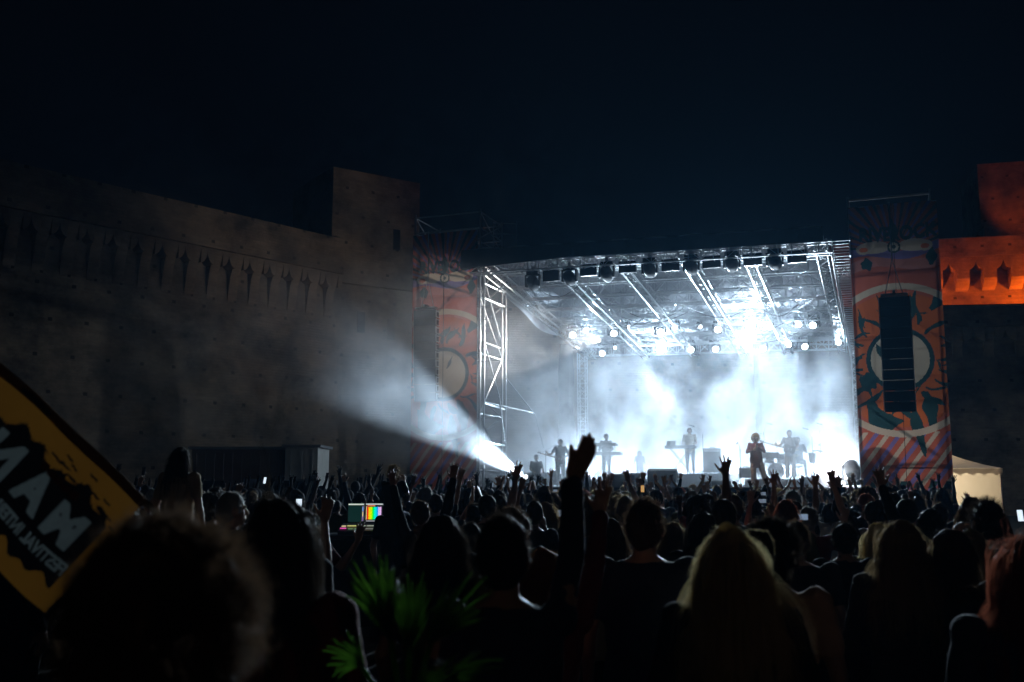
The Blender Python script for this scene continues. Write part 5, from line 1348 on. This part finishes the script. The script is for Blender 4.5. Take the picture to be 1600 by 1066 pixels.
# ================================================================== THE AUDIENCE
TARGET = st(6, 1)
def face_rz(x, y, j=0.0): return -math.atan2(TARGET.x - x, TARGET.y - y) + j
def hero(u, vt, Y, pose, hair, hc, skin, shirt, sleeve, label, wd=1.0, j=0.0, hires=True, hkind_scale=1.0, nst=2600, top_extra=.02, trc='black', group=None):
    P = at(u, vt, Y); h = P.z / (1 + top_extra / 1.75)
    o = person((P.x, Y, 0), h, face_rz(P.x, Y, j), pose, None, None, skin, shirt, sleeve, label, group, wd, trc)
    if hires:
        me = make_hair('hair', hair, nst, seed=int(u) + 7, width=.0011, voxel=.008); ho = put(me, 'hair', o, hc); ho.scale = (1, 1, 1)
        if hkind_scale != 1.0:
            ho.scale = (hkind_scale,) * 3; ho.location = HC * (1 - hkind_scale)
    else: put(lib_hair(hair), 'hair', o, hc)
    HEROES.append((P.x, Y)); return o
HEROES = []
hero(265, 812, 1.62, 'still', 'curly', HM['brown'], SKIN[0], CM['black'], 'short', 'out of focus person with big curly hair, nearest in the bottom left corner', j=.1, hkind_scale=1.14, nst=6500, top_extra=.07)
hero(440, 780, 3.1, 'still', 'long', HM['dark'], SKIN[0], CM['burgundy'], 'short', 'woman with long dark hair and dull red top, left of the palm', j=-.1)
hero(362, 766, 7.2, 'still', 'cropped', HM['grey'], SKIN[0], CM['black'], 'short', 'man with cropped grey hair behind the long haired woman in red', j=-.7)
hero(690, 806, 4.5, 'still', 'wavy', HM['dark'], SKIN[1], CM['olive'], 'short', 'person with dark shoulder length hair just behind the palm', j=-.1)
hero(1006, 778, 4.8, 'still', 'short', HM['brown'], SKIN[0], CM['navy'], 'short', 'tall short haired man centre front, head outlined against the stage edge', wd=1.08)
hero(1140, 822, 3.5, 'still', 'wavy', HM['blonde'], SKIN[0], CM['black'], 'long', 'woman with wavy blonde hair glowing at the edges, nearest right of centre', hkind_scale=1.0, nst=9000, wd=1.0)
hero(1204, 818, 4.3, 'still', 'curly', HM['dark'], SKIN[1], CM['tan'], 'short', 'person with tousled dark hair and tan top right behind the blonde woman', j=-.3)
hero(1242, 814, 6.3, 'still', 'bun', HM['brown'], SKIN[0], CM['charcoal'], 'short', 'broad shouldered person in charcoal shirt, right of the blonde woman', wd=1.2)
hero(1318, 816, 7.0, 'still', 'short', HM['dark'], SKIN[0], CM['black'], 'short', 'short haired person in black between the charcoal shirt and the long fair hair')
hero(1406, 812, 4.9, 'still', 'wavy', HM['fair'], SKIN[0], CM['black'], 'long', 'person with long fair wavy hair in black jacket, right foreground', nst=3600)
hero(1484, 825, 4.9, 'still', 'bob', HM['brown'], SKIN[0], CM['black'], 'short', 'person with round bobbed brown hair beside the long fair hair', nst=3000)
hero(1516, 828, 5.6, 'still', 'bob', HM['fair'], SKIN[0], CM['black'], 'long', 'person half hidden behind the round bobbed head, right foreground')
hero(1541, 781, 6.0, 'phone', 'spiky', HM['dark'], SKIN[0], CM['black'], 'short', 'tall man with spiky hair holding something up, before the white tent')
hero(1604, 835, 3.3, 'still', 'wavy', HM['red'], SKIN[0], CM['navy'], 'long', 'red haired person in quilted dark jacket at the right edge', wd=1.1, nst=3600)
hero(800, 792, 5.6, 'still', 'short', HM['brown'], SKIN[0], CM['black'], 'short', 'short haired person just behind the raised arm, centre')
hero(1098, 800, 6.8, 'still', 'long', HM['dark'], SKIN[0], CM['black'], 'short', 'person with straight dark hair just left of the blonde woman, further back')
hero(1052, 815, 7.4, 'still', 'long', HM['fair'], SKIN[0], CM['black'], 'short', 'person with smooth fair hair between the tall man and the blonde woman')
# the man with a bun and one arm stretched up
S3 = 1.76 / 1.75
HERO_POSE = ((V((-.25, -.02, 1.15)), V((-.24, .12, .9)), V((0, .1, -1)), V((1, .1, 0)), .15, .35),
             (V((.232, .06, 1.66)), V((.232, .09, 1.875)), V((.44, .02, .9)), V((-.55, .8, .1)), .22, .10))
hp = at(786, 804, 3.35); hz = hp.z / (1 + .02 / 1.75)
hb = make_body('body', HERO_POSE, .0065, hand_r=1.0)
ho = bpy.data.objects.new('person', hb); COL.objects.link(ho); ho.location = (hp.x, 3.35, 0); ss = hz / 1.75; ho.scale = (ss,) * 3; ho.rotation_euler = (0, 0, face_rz(hp.x, 3.35, .1)); ho.material_slots[0].link = 'OBJECT'; ho.material_slots[0].material = SKIN[1]
tag(ho, 'bearded man with hair bun stretching one arm up into the stage light, centre front', 'person'); HEROES.append((hp.x, 3.35))
put(make_hair('hair', 'bun', 2600, seed=77, width=.0011, voxel=.008), 'hair', ho, HM['dark'])
b = MB(); b.ell(HC + V((0, .055, -.085)), (.045, .04, .045)); put(remesh(b, 'beard', .007, [M['hair']], 2, lambda c: .004 * snoise(c, 90, 3)), 'beard', ho, HM['dark'])
put(make_shirt('shirt', HERO_POSE, 'long', seed=9, voxel=.010, slim=.80), 'shirt', ho, CM['navy']); put(lib_tr(), 'trousers', ho, CM['black'])
b = MB(); w_, e_ = HERO_POSE[1][1], HERO_POSE[1][0]; dd = (w_ - e_).normalized(); mx = Matrix.Translation(w_ - dd * .012) @ dd.to_track_quat('Z', 'Y').to_matrix().to_4x4()
b.lathe([(.031, -.014), (.035, -.012), (.036, .012), (.031, .014)], 20, mx=mx); b.lathe([(.031, -.026), (.034, -.024), (.034, -.018), (.031, -.017)], 20, mx=mx); b.box((0, -.036, 0), (.03, .012, .034), mx=mx)
wt = b.build('wrist_watch', M['black'], ho)
# second raised sleeve with a closed hand right beside it
hero(848, 858, 4.4, 'right_up', 'bob', HM['ginger'], SKIN[0], CM['burgundy'], 'long', 'person with orange hair edge and burgundy sleeve raised, right of the stretched arm')

def child_on_shoulders(u, vt, Y, hair, hc, shirt, sleeve, lab_c, lab_a, pose='still', sc=.68):
    zt = at(u, vt, Y).z; x = at(u, vt, Y).x; rz = face_rz(x, Y)
    ha = 1.72; so_ = ha / 1.75
    seat = 1.47 * so_
    sc = max(.55, (zt - seat) / (1.765 - .80))
    person((x, Y, 0), ha, rz, 'still', 'short', HM['dark'], SKIN[0], CM['black'], 'short', lab_a)
    legs = [(V((s * .10, .0, .86)), V((s * .15, .30, .84)), V((s * .13, .34, .50))) for s in (-1, 1)]
    me = make_body('body', POSES[pose], .012, legs=legs, shoes=False)
    o = bpy.data.objects.new('person', me); COL.objects.link(o); o.scale = (sc,) * 3; o.rotation_euler = (0, 0, rz)
    o.location = V((x, Y, seat - .80 * sc)) + Matrix.Rotation(rz, 3, 'Z') @ V((0, -.05, 0))
    o.material_slots[0].link = 'OBJECT'; o.material_slots[0].material = SKIN[0]; tag(o, lab_c, 'person')
    put(lib_hair(hair), 'hair', o, hc); put(make_shirt('shirt', POSES[pose], sleeve, seed=3), 'shirt', o, shirt); put(make_trousers('trousers', legs=legs), 'trousers', o, CM['denim'])
    HEROES.append((x, Y)); return o
child_on_shoulders(289, 699, 7.6, 'long', HM['dark'], CM['beige'], 'short', 'long haired child in beige shirt sitting on shoulders above the left crowd', 'adult carrying the long haired child in beige on the shoulders')
child_on_shoulders(618, 729, 12.0, 'curly', HM['fair'], CM['black'], 'short', 'curly haired child sitting on shoulders below the left banner, holding a phone', 'adult carrying the curly haired child on the shoulders', 'phone')

# phones
PH = {}
def phone(P, rz, label, tilt=0.0, screen_c=0, sc=1.0, lit=True):
    if 'b' not in PH:
        b = MB(); b.box((0, 0, 0), (.074, .009, .150)); b.box((.02, .006, .05), (.028, .004, .03)); PH['b'] = b.mesh('case'); PH['b'].materials.append(M['black'])
        b = MB(); b.add([(-.034, -.0052, -.068), (.034, -.0052, -.068), (.034, -.0052, .070), (-.034, -.0052, .070)], [(0, 1, 2, 3)]); PH['s'] = b.mesh('screen'); PH['s'].materials.append(M['black'])
        PH['m'] = [emis('phone_white', (.75, .88, 1), 1.1), emis('phone_blue', (.30, .42, .6), .5), emis('phone_warm', (1, .55, .2), .5), emis('phone_dim', (.16, .2, .26), .7)]
    o = bpy.data.objects.new('phone', PH['b']); COL.objects.link(o); o.location = P; o.rotation_euler = (tilt, (math.pi / 2 if screen_c % 2 else 0), rz); o.scale = (sc,) * 3
    s_ = bpy.data.objects.new('screen', PH['s']); COL.objects.link(s_); s_.parent = o; s_.material_slots[0].link = 'OBJECT'; s_.material_slots[0].material = PH['m'][screen_c]
    tag(o, label, 'phone', 'phones held up in the audience'); return o

# where things stand, in words
COLS = [(230, 'by the flag'), (330, 'under the brown cabin'), (450, 'under the pale cabin'), (540, 'under the fence'), (640, 'near the lighting desk'), (700, 'under left loudspeaker'), (755, 'under the left banner'), (820, 'before the left beam'), (870, 'before the left guitarist'),
        (930, 'left of the keyboards'), (985, 'before the keyboards'), (1035, 'before the centre monitor'), (1095, 'before the centre keyboardist'), (1150, 'before the tall amplifier'), (1205, 'before the singer'), (1260, 'before the bass player'), (1310, 'before the percussion'),
        (1365, 'before right moving head'), (1430, 'under right loudspeaker'), (1490, 'under the right banner'), (1570, 'before the tent'), (9999, 'at the right edge')]
DEP = [(7.5, 'near rows'), (12, 'front rows'), (17, 'middle rows'), (22, 'far rows'), (99, 'stage rows')]
PT = {'still': 'arms down', 'both_up': 'both arms up', 'right_up': 'right arm up', 'left_up': 'left arm up', 'phone': 'filming', 'bent_up': 'hands half raised', 'clap': 'hands clapping overhead', 'wide_up': 'arms spread up', 'elbow_out': 'left elbow out', 'one_bent': 'one hand half raised', 'uneven_up': 'hands unevenly raised', 'pointing': 'left arm pointing'}
HT = {'short': 'short', 'long': 'long', 'bob': 'bobbed', 'curly': 'curly', 'bun': 'knotted', 'pony': 'ponytailed', 'wavy': 'wavy', 'cropped': 'cropped', 'afro': 'bushy', 'spiky': 'spiky', 'cap': 'fringed'}
def where(x, y):
    u = 800 + 1572 * x / y; c = next(t for (k, t) in COLS if u < k); d_ = next(t for (k, t) in DEP if y < k); return u, c, d_
pw = [('still', 36), ('both_up', 7), ('right_up', 7), ('left_up', 6), ('phone', 9), ('bent_up', 10), ('clap', 4), ('wide_up', 4), ('elbow_out', 7), ('one_bent', 8), ('uneven_up', 6), ('pointing', 3)]
hw_ = [('short', 26), ('long', 16), ('bob', 10), ('curly', 8), ('bun', 8), ('pony', 8), ('wavy', 10), ('cropped', 8), ('afro', 2), ('spiky', 4)]
hcw = [('dark', 44), ('brown', 24), ('fair', 12), ('blonde', 7), ('grey', 8), ('red', 3)]
clw = [('black', 40), ('navy', 14), ('charcoal', 14), ('olive', 6), ('burgundy', 5), ('white', 4), ('grey', 7), ('denim', 5), ('red', 2), ('beige', 3)]
def pick(rg, ws):
    t = rg.uniform(0, sum(w for _, w in ws))
    for k, w in ws:
        t -= w
        if t <= 0: return k
    return ws[-1][0]
rg = random.Random(42); cand = []
Y = 5.6
while Y < 29.2:
    step = .82 if Y < 12 else .92
    x = -.54 * Y - rg.uniform(0, step); 
    while x < .54 * Y + .4:
        cand.append((x + rg.uniform(-.18, .18), Y + rg.uniform(-.25, .25))); x += step * rg.uniform(.85, 1.2)
    Y += 1.0 if Y < 12 else 1.15
near, far = [], []
for (x, y) in cand:
    u = 800 + 1572 * x / y
    if any((x - hx) ** 2 + (y - hy) ** 2 < .42 ** 2 for hx, hy in HEROES): continue
    if y > 8.6 and u > 1484: continue
    if y < 14.8 and 505 < u < 650 and not (y < 13.0 and rg.random() < .0): 
        if not (12.6 < y < 14.8 and (u < 505 or u > 655)): continue
    if y < 6.6 and (u < 330 or 640 < u < 760 or 850 < u < 960 or 1100 < u < 1230): continue
    # keep off the stage
    if (V((x, y, 0)) - O0).dot(BX) > -.9: continue
    far_pri = (y - 5) * (1.0 if 820 < u < 1440 else 1.9)
    near.append((far_pri, x, y))
near.sort(key=lambda t: t[0]); IND = 252
seen = {}
for i, (_, x, y) in enumerate(near[:IND]):
    u, c, d_ = where(x, y)
    for _ in range(40):
        po, ha, hc_, cl_ = pick(rg, pw), pick(rg, hw_), pick(rg, hcw), pick(rg, clw); sk = rg.choice(SKIN[:2] + [SKIN[0], SKIN[2]])
        if y < 8.5 and po in ('both_up', 'wide_up', 'clap', 'bent_up'): po = 'still'
        if y < 11 and po in ('right_up', 'left_up', 'both_up', 'wide_up') and rg.random() < .6: po = 'still'
        lab = 'person, %s hair, %s top, %s, %s, %s' % (HT[ha] + ' ' + hc_, cl_, PT[po], c, d_)
        if lab not in seen: break
    seen[lab] = 1
    h = rg.gauss(1.685, .065); h = min(max(h, 1.55), 1.80 if y > 12 else 1.74); rz = face_rz(x, y, rg.gauss(0, .22))
    o = person((x, y, 0), h, rz, po, ha, HM[hc_], sk, CM[cl_], rg.choice(['short', 'short', 'long']), lab, 'audience standing before the stage'); wsc = rg.uniform(.93, 1.12); o.scale = (o.scale.x * wsc, o.scale.y * wsc, o.scale.z); o.rotation_euler = (rg.gauss(0, .03), rg.gauss(0, .05), rz)
    if po == 'phone' and (y > 7):
        s = h / 1.75; pv_ = V((x, y, 0)) + Matrix.Rotation(rz, 3, 'Z') @ V((0, .36, 1.63)) * s
        phone(pv_, rz, 'phone held up by the person with %s hair, %s, %s' % (HT[ha] + ' ' + hc_, c, d_), rg.uniform(-.3, .1), rg.choice([0, 1, 1, 3, 3, 2]), 1.0)
# well lit phones one can pick out
for (u, v, Y, c, lab) in ((936, 788, 10.0, 0, 'bright white phone screen right of the stretched arm'), (414, 751, 16.0, 0, 'small bright phone screen over the left crowd'), (1253, 808, 8.5, 1, 'phone with pale screen held up below the bass player'), (1191, 783, 13.0, 3, 'phone held level, filming the singer'),
                          (1004, 764, 15.0, 2, 'phone with orange lit picture near the centre monitor'), (1594, 806, 9.0, 0, 'phone with white screen at the right edge'), (1348, 777, 14.0, 0, 'tiny bright phone screen under the right banner')):
    P = at(u, v, Y); phone(P, face_rz(P.x, P.y), lab, -.2, c, .72)
# prominent raised arms between the middle rows
for (u, Y, po, h, lab) in ((682, 12.5, 'right_up', 1.70, 'person with right arm and spread fingers up, under the left banner edge'), (762, 10.2, 'right_up', 1.72, 'person with right arm leaning up before the left banner'), (1176, 11.5, 'right_up', 1.66, 'person with right arm up just below the singer'),
                              (1240, 11.0, 'right_up', 1.64, 'person with right arm up below the bass player'), (1362, 9.6, 'left_up', 1.66, 'person with left arm up under the right moving head'), (1385, 12.5, 'still', 1.79, 'tall person standing above the crowd below the right banner')):
    x = (u - 800) / 1572 * Y; person((x, Y, 0), h, face_rz(x, Y), po, 'short', HM['dark'], SKIN[0], CM['black'], 'short', lab)
# everyone further off reads as one mass
def low_person(pose, hair):
    mb = MB(); mb.loft(torso_rings(.015)[2:])
    for s in (-1, 1): mb.cap(V((s * .095, 0, .9)), V((s * .11, .0, .05)), .10, .07, 6)
    for i, (e, w, hd, pn, a_, b_) in enumerate(POSES[pose]):
        s = (-1, 1)[i]; mb.cap(SH[s], e, .06, .048, 6); mb.cap(e, w, .046, .03, 6)
        d_ = V(hd).normalized(); sd = d_.orthogonal().normalized(); sd = V((s, 0, 0)); mb.cap(w, w + d_ * .09, .035, .04, 6)
        for k in range(4): x = (k - 1.5) * .02; mb.cap(w + d_ * .09 + sd * x, w + d_ * .17 + sd * x * 2.4, .011, .009, 5)
        mb.cap(w + d_ * .03 + sd * .03, w + d_ * .09 + sd * .075, .014, .010, 5)
    r_ = {'short': 0, 'curly': .03, 'long': .01}[hair]
    mb.ell(HC + V((0, -.01, .015)), (.085 + r_, .108 + r_, .118 + r_), 10, 8); mb.cap(V((0, 0, 1.45)), V((0, 0, 1.6)), .06, .055, 8)
    if hair == 'long': mb.cap(HC + V((0, -.06, 0)), HC + V((0, -.09, -.28)), .09, .06, 8)
    return mb
LP = [low_person(p, h).mesh('l') for p, h in (('still', 'short'), ('both_up', 'short'), ('bent_up', 'long'), ('right_up', 'curly'), ('wide_up', 'short'), ('phone', 'long'), ('still', 'curly'), ('left_up', 'short'))]
bm = bmesh.new(); nfar = 0
extra = []
Yq = 23.5
while Yq < 33:
    for k in range(int(Yq * 1.1 / .8)):
        x = -.56 * Yq + k * .8 + rg.uniform(-.2, .2)
        if 800 + 1572 * x / Yq < 700 and (V((x, Yq, 0)) - O0).dot(BX) < -.9 and Yq > 29: extra.append((0, x, Yq + rg.uniform(-.3, .3)))
    Yq += 1.2
for (_, x, y) in near[IND:] + extra:
    me = LP[rg.randrange(len(LP))]; tmp = me.copy(); s = rg.gauss(1.68, .07) / 1.75
    tmp.transform(Matrix.Translation((x, y, 0)) @ Matrix.Rotation(face_rz(x, y, rg.gauss(0, .2)), 4, 'Z') @ Matrix.Scale(s, 4)); bm.from_mesh(tmp); bpy.data.meshes.remove(tmp); nfar += 1
me = bpy.data.meshes.new('crowd'); bm.to_mesh(me); bm.free(); me.materials.append(mat('crowd_clothes', (.05, .045, .045), .85, 0, .8, 1.2)); me.shade_smooth()
o = bpy.data.objects.new('crowd', me); COL.objects.link(o); tag(o, 'dense far part of the standing audience, packed up to the stage and the left cabins', 'crowd', kind='stuff')
print('individuals', IND, 'of', len(near), 'mass', nfar, 'polys', sum(len(m.polygons) for m in bpy.data.meshes))

# ================================================================== SMOKE AND HAZE
def volume_obj(name, mbx, density_fn, color=(0.9, 0.94, 1.0), aniso=0.35, step=1.0, kind='stuff'):
    o = mbx.build(name, [], None); m = bpy.data.materials.new(name); m.use_nodes = True
    nt = m.node_tree; N = nt.nodes; L = nt.links; N.remove(N['Principled BSDF'])
    pv = N.new('ShaderNodeVolumePrincipled'); pv.inputs['Color'].default_value = (*color, 1)
    pv.inputs['Anisotropy'].default_value = aniso
    L.new(pv.outputs[0], N['Material Output'].inputs['Volume'])
    density_fn(nt, pv); m.cycles.volume_step_rate = step
    o.data.materials.append(m); tag(o, kind=kind); return o
def mathn(nt, op, a, b=None, clampv=False):
    n = nt.nodes.new('ShaderNodeMath'); n.operation = op; n.use_clamp = clampv
    for i, x in enumerate((a, b)):
        if x is None: continue
        if isinstance(x, (int, float)): n.inputs[i].default_value = x
        else: nt.links.new(x, n.inputs[i])
    return n.outputs[0]
def ramp(nt, x, lo, hi, o0=0.0, o1=1.0, smooth=True):
    n = nt.nodes.new('ShaderNodeMapRange'); n.interpolation_type = 'SMOOTHSTEP' if smooth else 'LINEAR'
    nt.links.new(x, n.inputs[0]); n.inputs[1].default_value = lo; n.inputs[2].default_value = hi; n.inputs[3].default_value = o0; n.inputs[4].default_value = o1
    return n.outputs[0]
def noise3(nt, vec, scale, detail=3.0, rough=0.55, off=(0, 0, 0), sc=(1, 1, 1), dist=0.0):
    mp = nt.nodes.new('ShaderNodeMapping'); nt.links.new(vec, mp.inputs[0]); mp.inputs[1].default_value = off; mp.inputs[3].default_value = sc
    n = nt.nodes.new('ShaderNodeTexNoise'); n.inputs['Scale'].default_value = scale; n.inputs['Detail'].default_value = detail
    n.inputs['Roughness'].default_value = rough; n.inputs['Distortion'].default_value = dist
    nt.links.new(mp.outputs[0], n.inputs[0]); return n.outputs[0]

def stage_smoke(nt, pv):
    tc = nt.nodes.new('ShaderNodeTexCoord'); v = tc.outputs['Object']
    sep = nt.nodes.new('ShaderNodeSeparateXYZ'); nt.links.new(v, sep.inputs[0]); x, y, z = sep.outputs
    n1 = ramp(nt, noise3(nt, v, 0.50, 5, 0.66, (3, 1.7, 7), (1, 1, .8), 1.3), 0.45, 0.62)
    low = ramp(nt, mathn(nt, 'ADD', z, mathn(nt, 'MULTIPLY', n1, -1.2)), -0.4, 2.2, 1.0, 0.0)                        # thick near the deck
    high = ramp(nt, z, 2.5, 5.6, 1.0, 0.10)
    edge = mathn(nt, 'MULTIPLY', ramp(nt, y, -2.4, 1.4, 0, 1), ramp(nt, y, 12.5, 15.0, 1, 0))
    ex = mathn(nt, 'MULTIPLY', ramp(nt, x, -7.6, -6.0, 0, 1), ramp(nt, x, 5.6, 6.7, 1, 0))
    d = mathn(nt, 'ADD', mathn(nt, 'MULTIPLY', low, SM_LOW), mathn(nt, 'MULTIPLY', mathn(nt, 'MULTIPLY', n1, high), SM_HI))
    d = mathn(nt, 'MULTIPLY', mathn(nt, 'MULTIPLY', d, edge), ex)
    nt.links.new(d, pv.inputs['Density'])
SM_LOW, SM_HI = 0.20, 0.15
b = MB(); b.v = [tuple(Vector(p)) for p in [(x, y, z) for z in (0.02, 8.6) for x, y in ((-7.8, -2.5), (6.8, -2.5), (6.8, 15), (-7.8, 15))]]
b.f = [(0, 3, 2, 1), (4, 5, 6, 7), (0, 1, 5, 4), (1, 2, 6, 5), (2, 3, 7, 6), (3, 0, 4, 7)]; b.m = [0] * 6
o = volume_obj('stage_smoke', b, stage_smoke, step=0.6)
o.location = st(SW / 2, 0, DECK); o.rotation_euler = (0, 0, STAGE_ROT)

def drift_smoke(nt, pv):
    tc = nt.nodes.new('ShaderNodeTexCoord'); v = tc.outputs['Object']
    sep = nt.nodes.new('ShaderNodeSeparateXYZ'); nt.links.new(v, sep.inputs[0]); x, y, z = sep.outputs
    n1 = ramp(nt, noise3(nt, v, 0.20, 5, 0.64, (1, 5, 2), (1, 1, 1.1), 1.3), 0.42, 0.66)
    e = mathn(nt, 'MULTIPLY', ramp(nt, x, -19, -8, 0, 1), ramp(nt, mathn(nt, 'ADD', x, mathn(nt, 'MULTIPLY', y, -.25)), 3.5, 9.5, 1, 0))
    e = mathn(nt, 'MULTIPLY', e, mathn(nt, 'MULTIPLY', ramp(nt, z, 0, 3.0, 0, 1), ramp(nt, z, 8.0, 17, 1, 0.0)))
    e = mathn(nt, 'MULTIPLY', e, mathn(nt, 'MULTIPLY', ramp(nt, y, -11, -3, 0, 1), ramp(nt, y, 9, 13, 1, 0)))
    # the puff blown through the left beam
    vd = nt.nodes.new('ShaderNodeVectorMath'); vd.operation = 'DISTANCE'; sv = nt.nodes.new('ShaderNodeMapping'); sv.inputs[3].default_value = (1, .75, 1.1); nt.links.new(v, sv.inputs[0])
    nt.links.new(sv.outputs[0], vd.inputs[0]); vd.inputs[1].default_value = (.4, -.75 * 8.8, 1.1 * 3.3)
    n2 = ramp(nt, noise3(nt, v, 0.55, 5, 0.62, (4, 2, 9), (1, 1, 1.2), 0.9), 0.36, 0.62, .12, 1.0)
    puff = mathn(nt, 'MULTIPLY', ramp(nt, vd.outputs['Value'], 1.5, 5.6, 1.0, 0.0), n2)
    nt.links.new(mathn(nt, 'ADD', mathn(nt, 'MULTIPLY', mathn(nt, 'MULTIPLY', n1, e), 0.05), mathn(nt, 'MULTIPLY', mathn(nt, 'MULTIPLY', puff, ramp(nt, mathn(nt, 'ADD', z, mathn(nt, 'MULTIPLY', x, .35)), .2, 1.2, 0, 1)), 0.07)), pv.inputs['Density'])
b = MB(); b.v = [(x, y, z) for z in (0, 17) for x, y in ((-19, -20), (17.5, -20), (17.5, 13), (-19, 13))]
b.f = [(0, 3, 2, 1), (4, 5, 6, 7), (0, 1, 5, 4), (1, 2, 6, 5), (2, 3, 7, 6), (3, 0, 4, 7)]; b.m = [0] * 6
o = volume_obj('drifting_smoke', b, drift_smoke, step=0.7)
o.location = (-3.0, 42.0, 1.6)

def even(nt, pv): pv.inputs['Density'].default_value = 0.00035
b = MB(); b.v = [(x, y, z) for z in (-1.0, 45) for x, y in ((-151, -31), (151, -31), (151, 221), (-151, 221))]
b.f = [(0, 3, 2, 1), (4, 5, 6, 7), (0, 1, 5, 4), (1, 2, 6, 5), (2, 3, 7, 6), (3, 0, 4, 7)]; b.m = [0] * 6
volume_obj('haze', b, even, color=(0.22, 0.58, 1.0))
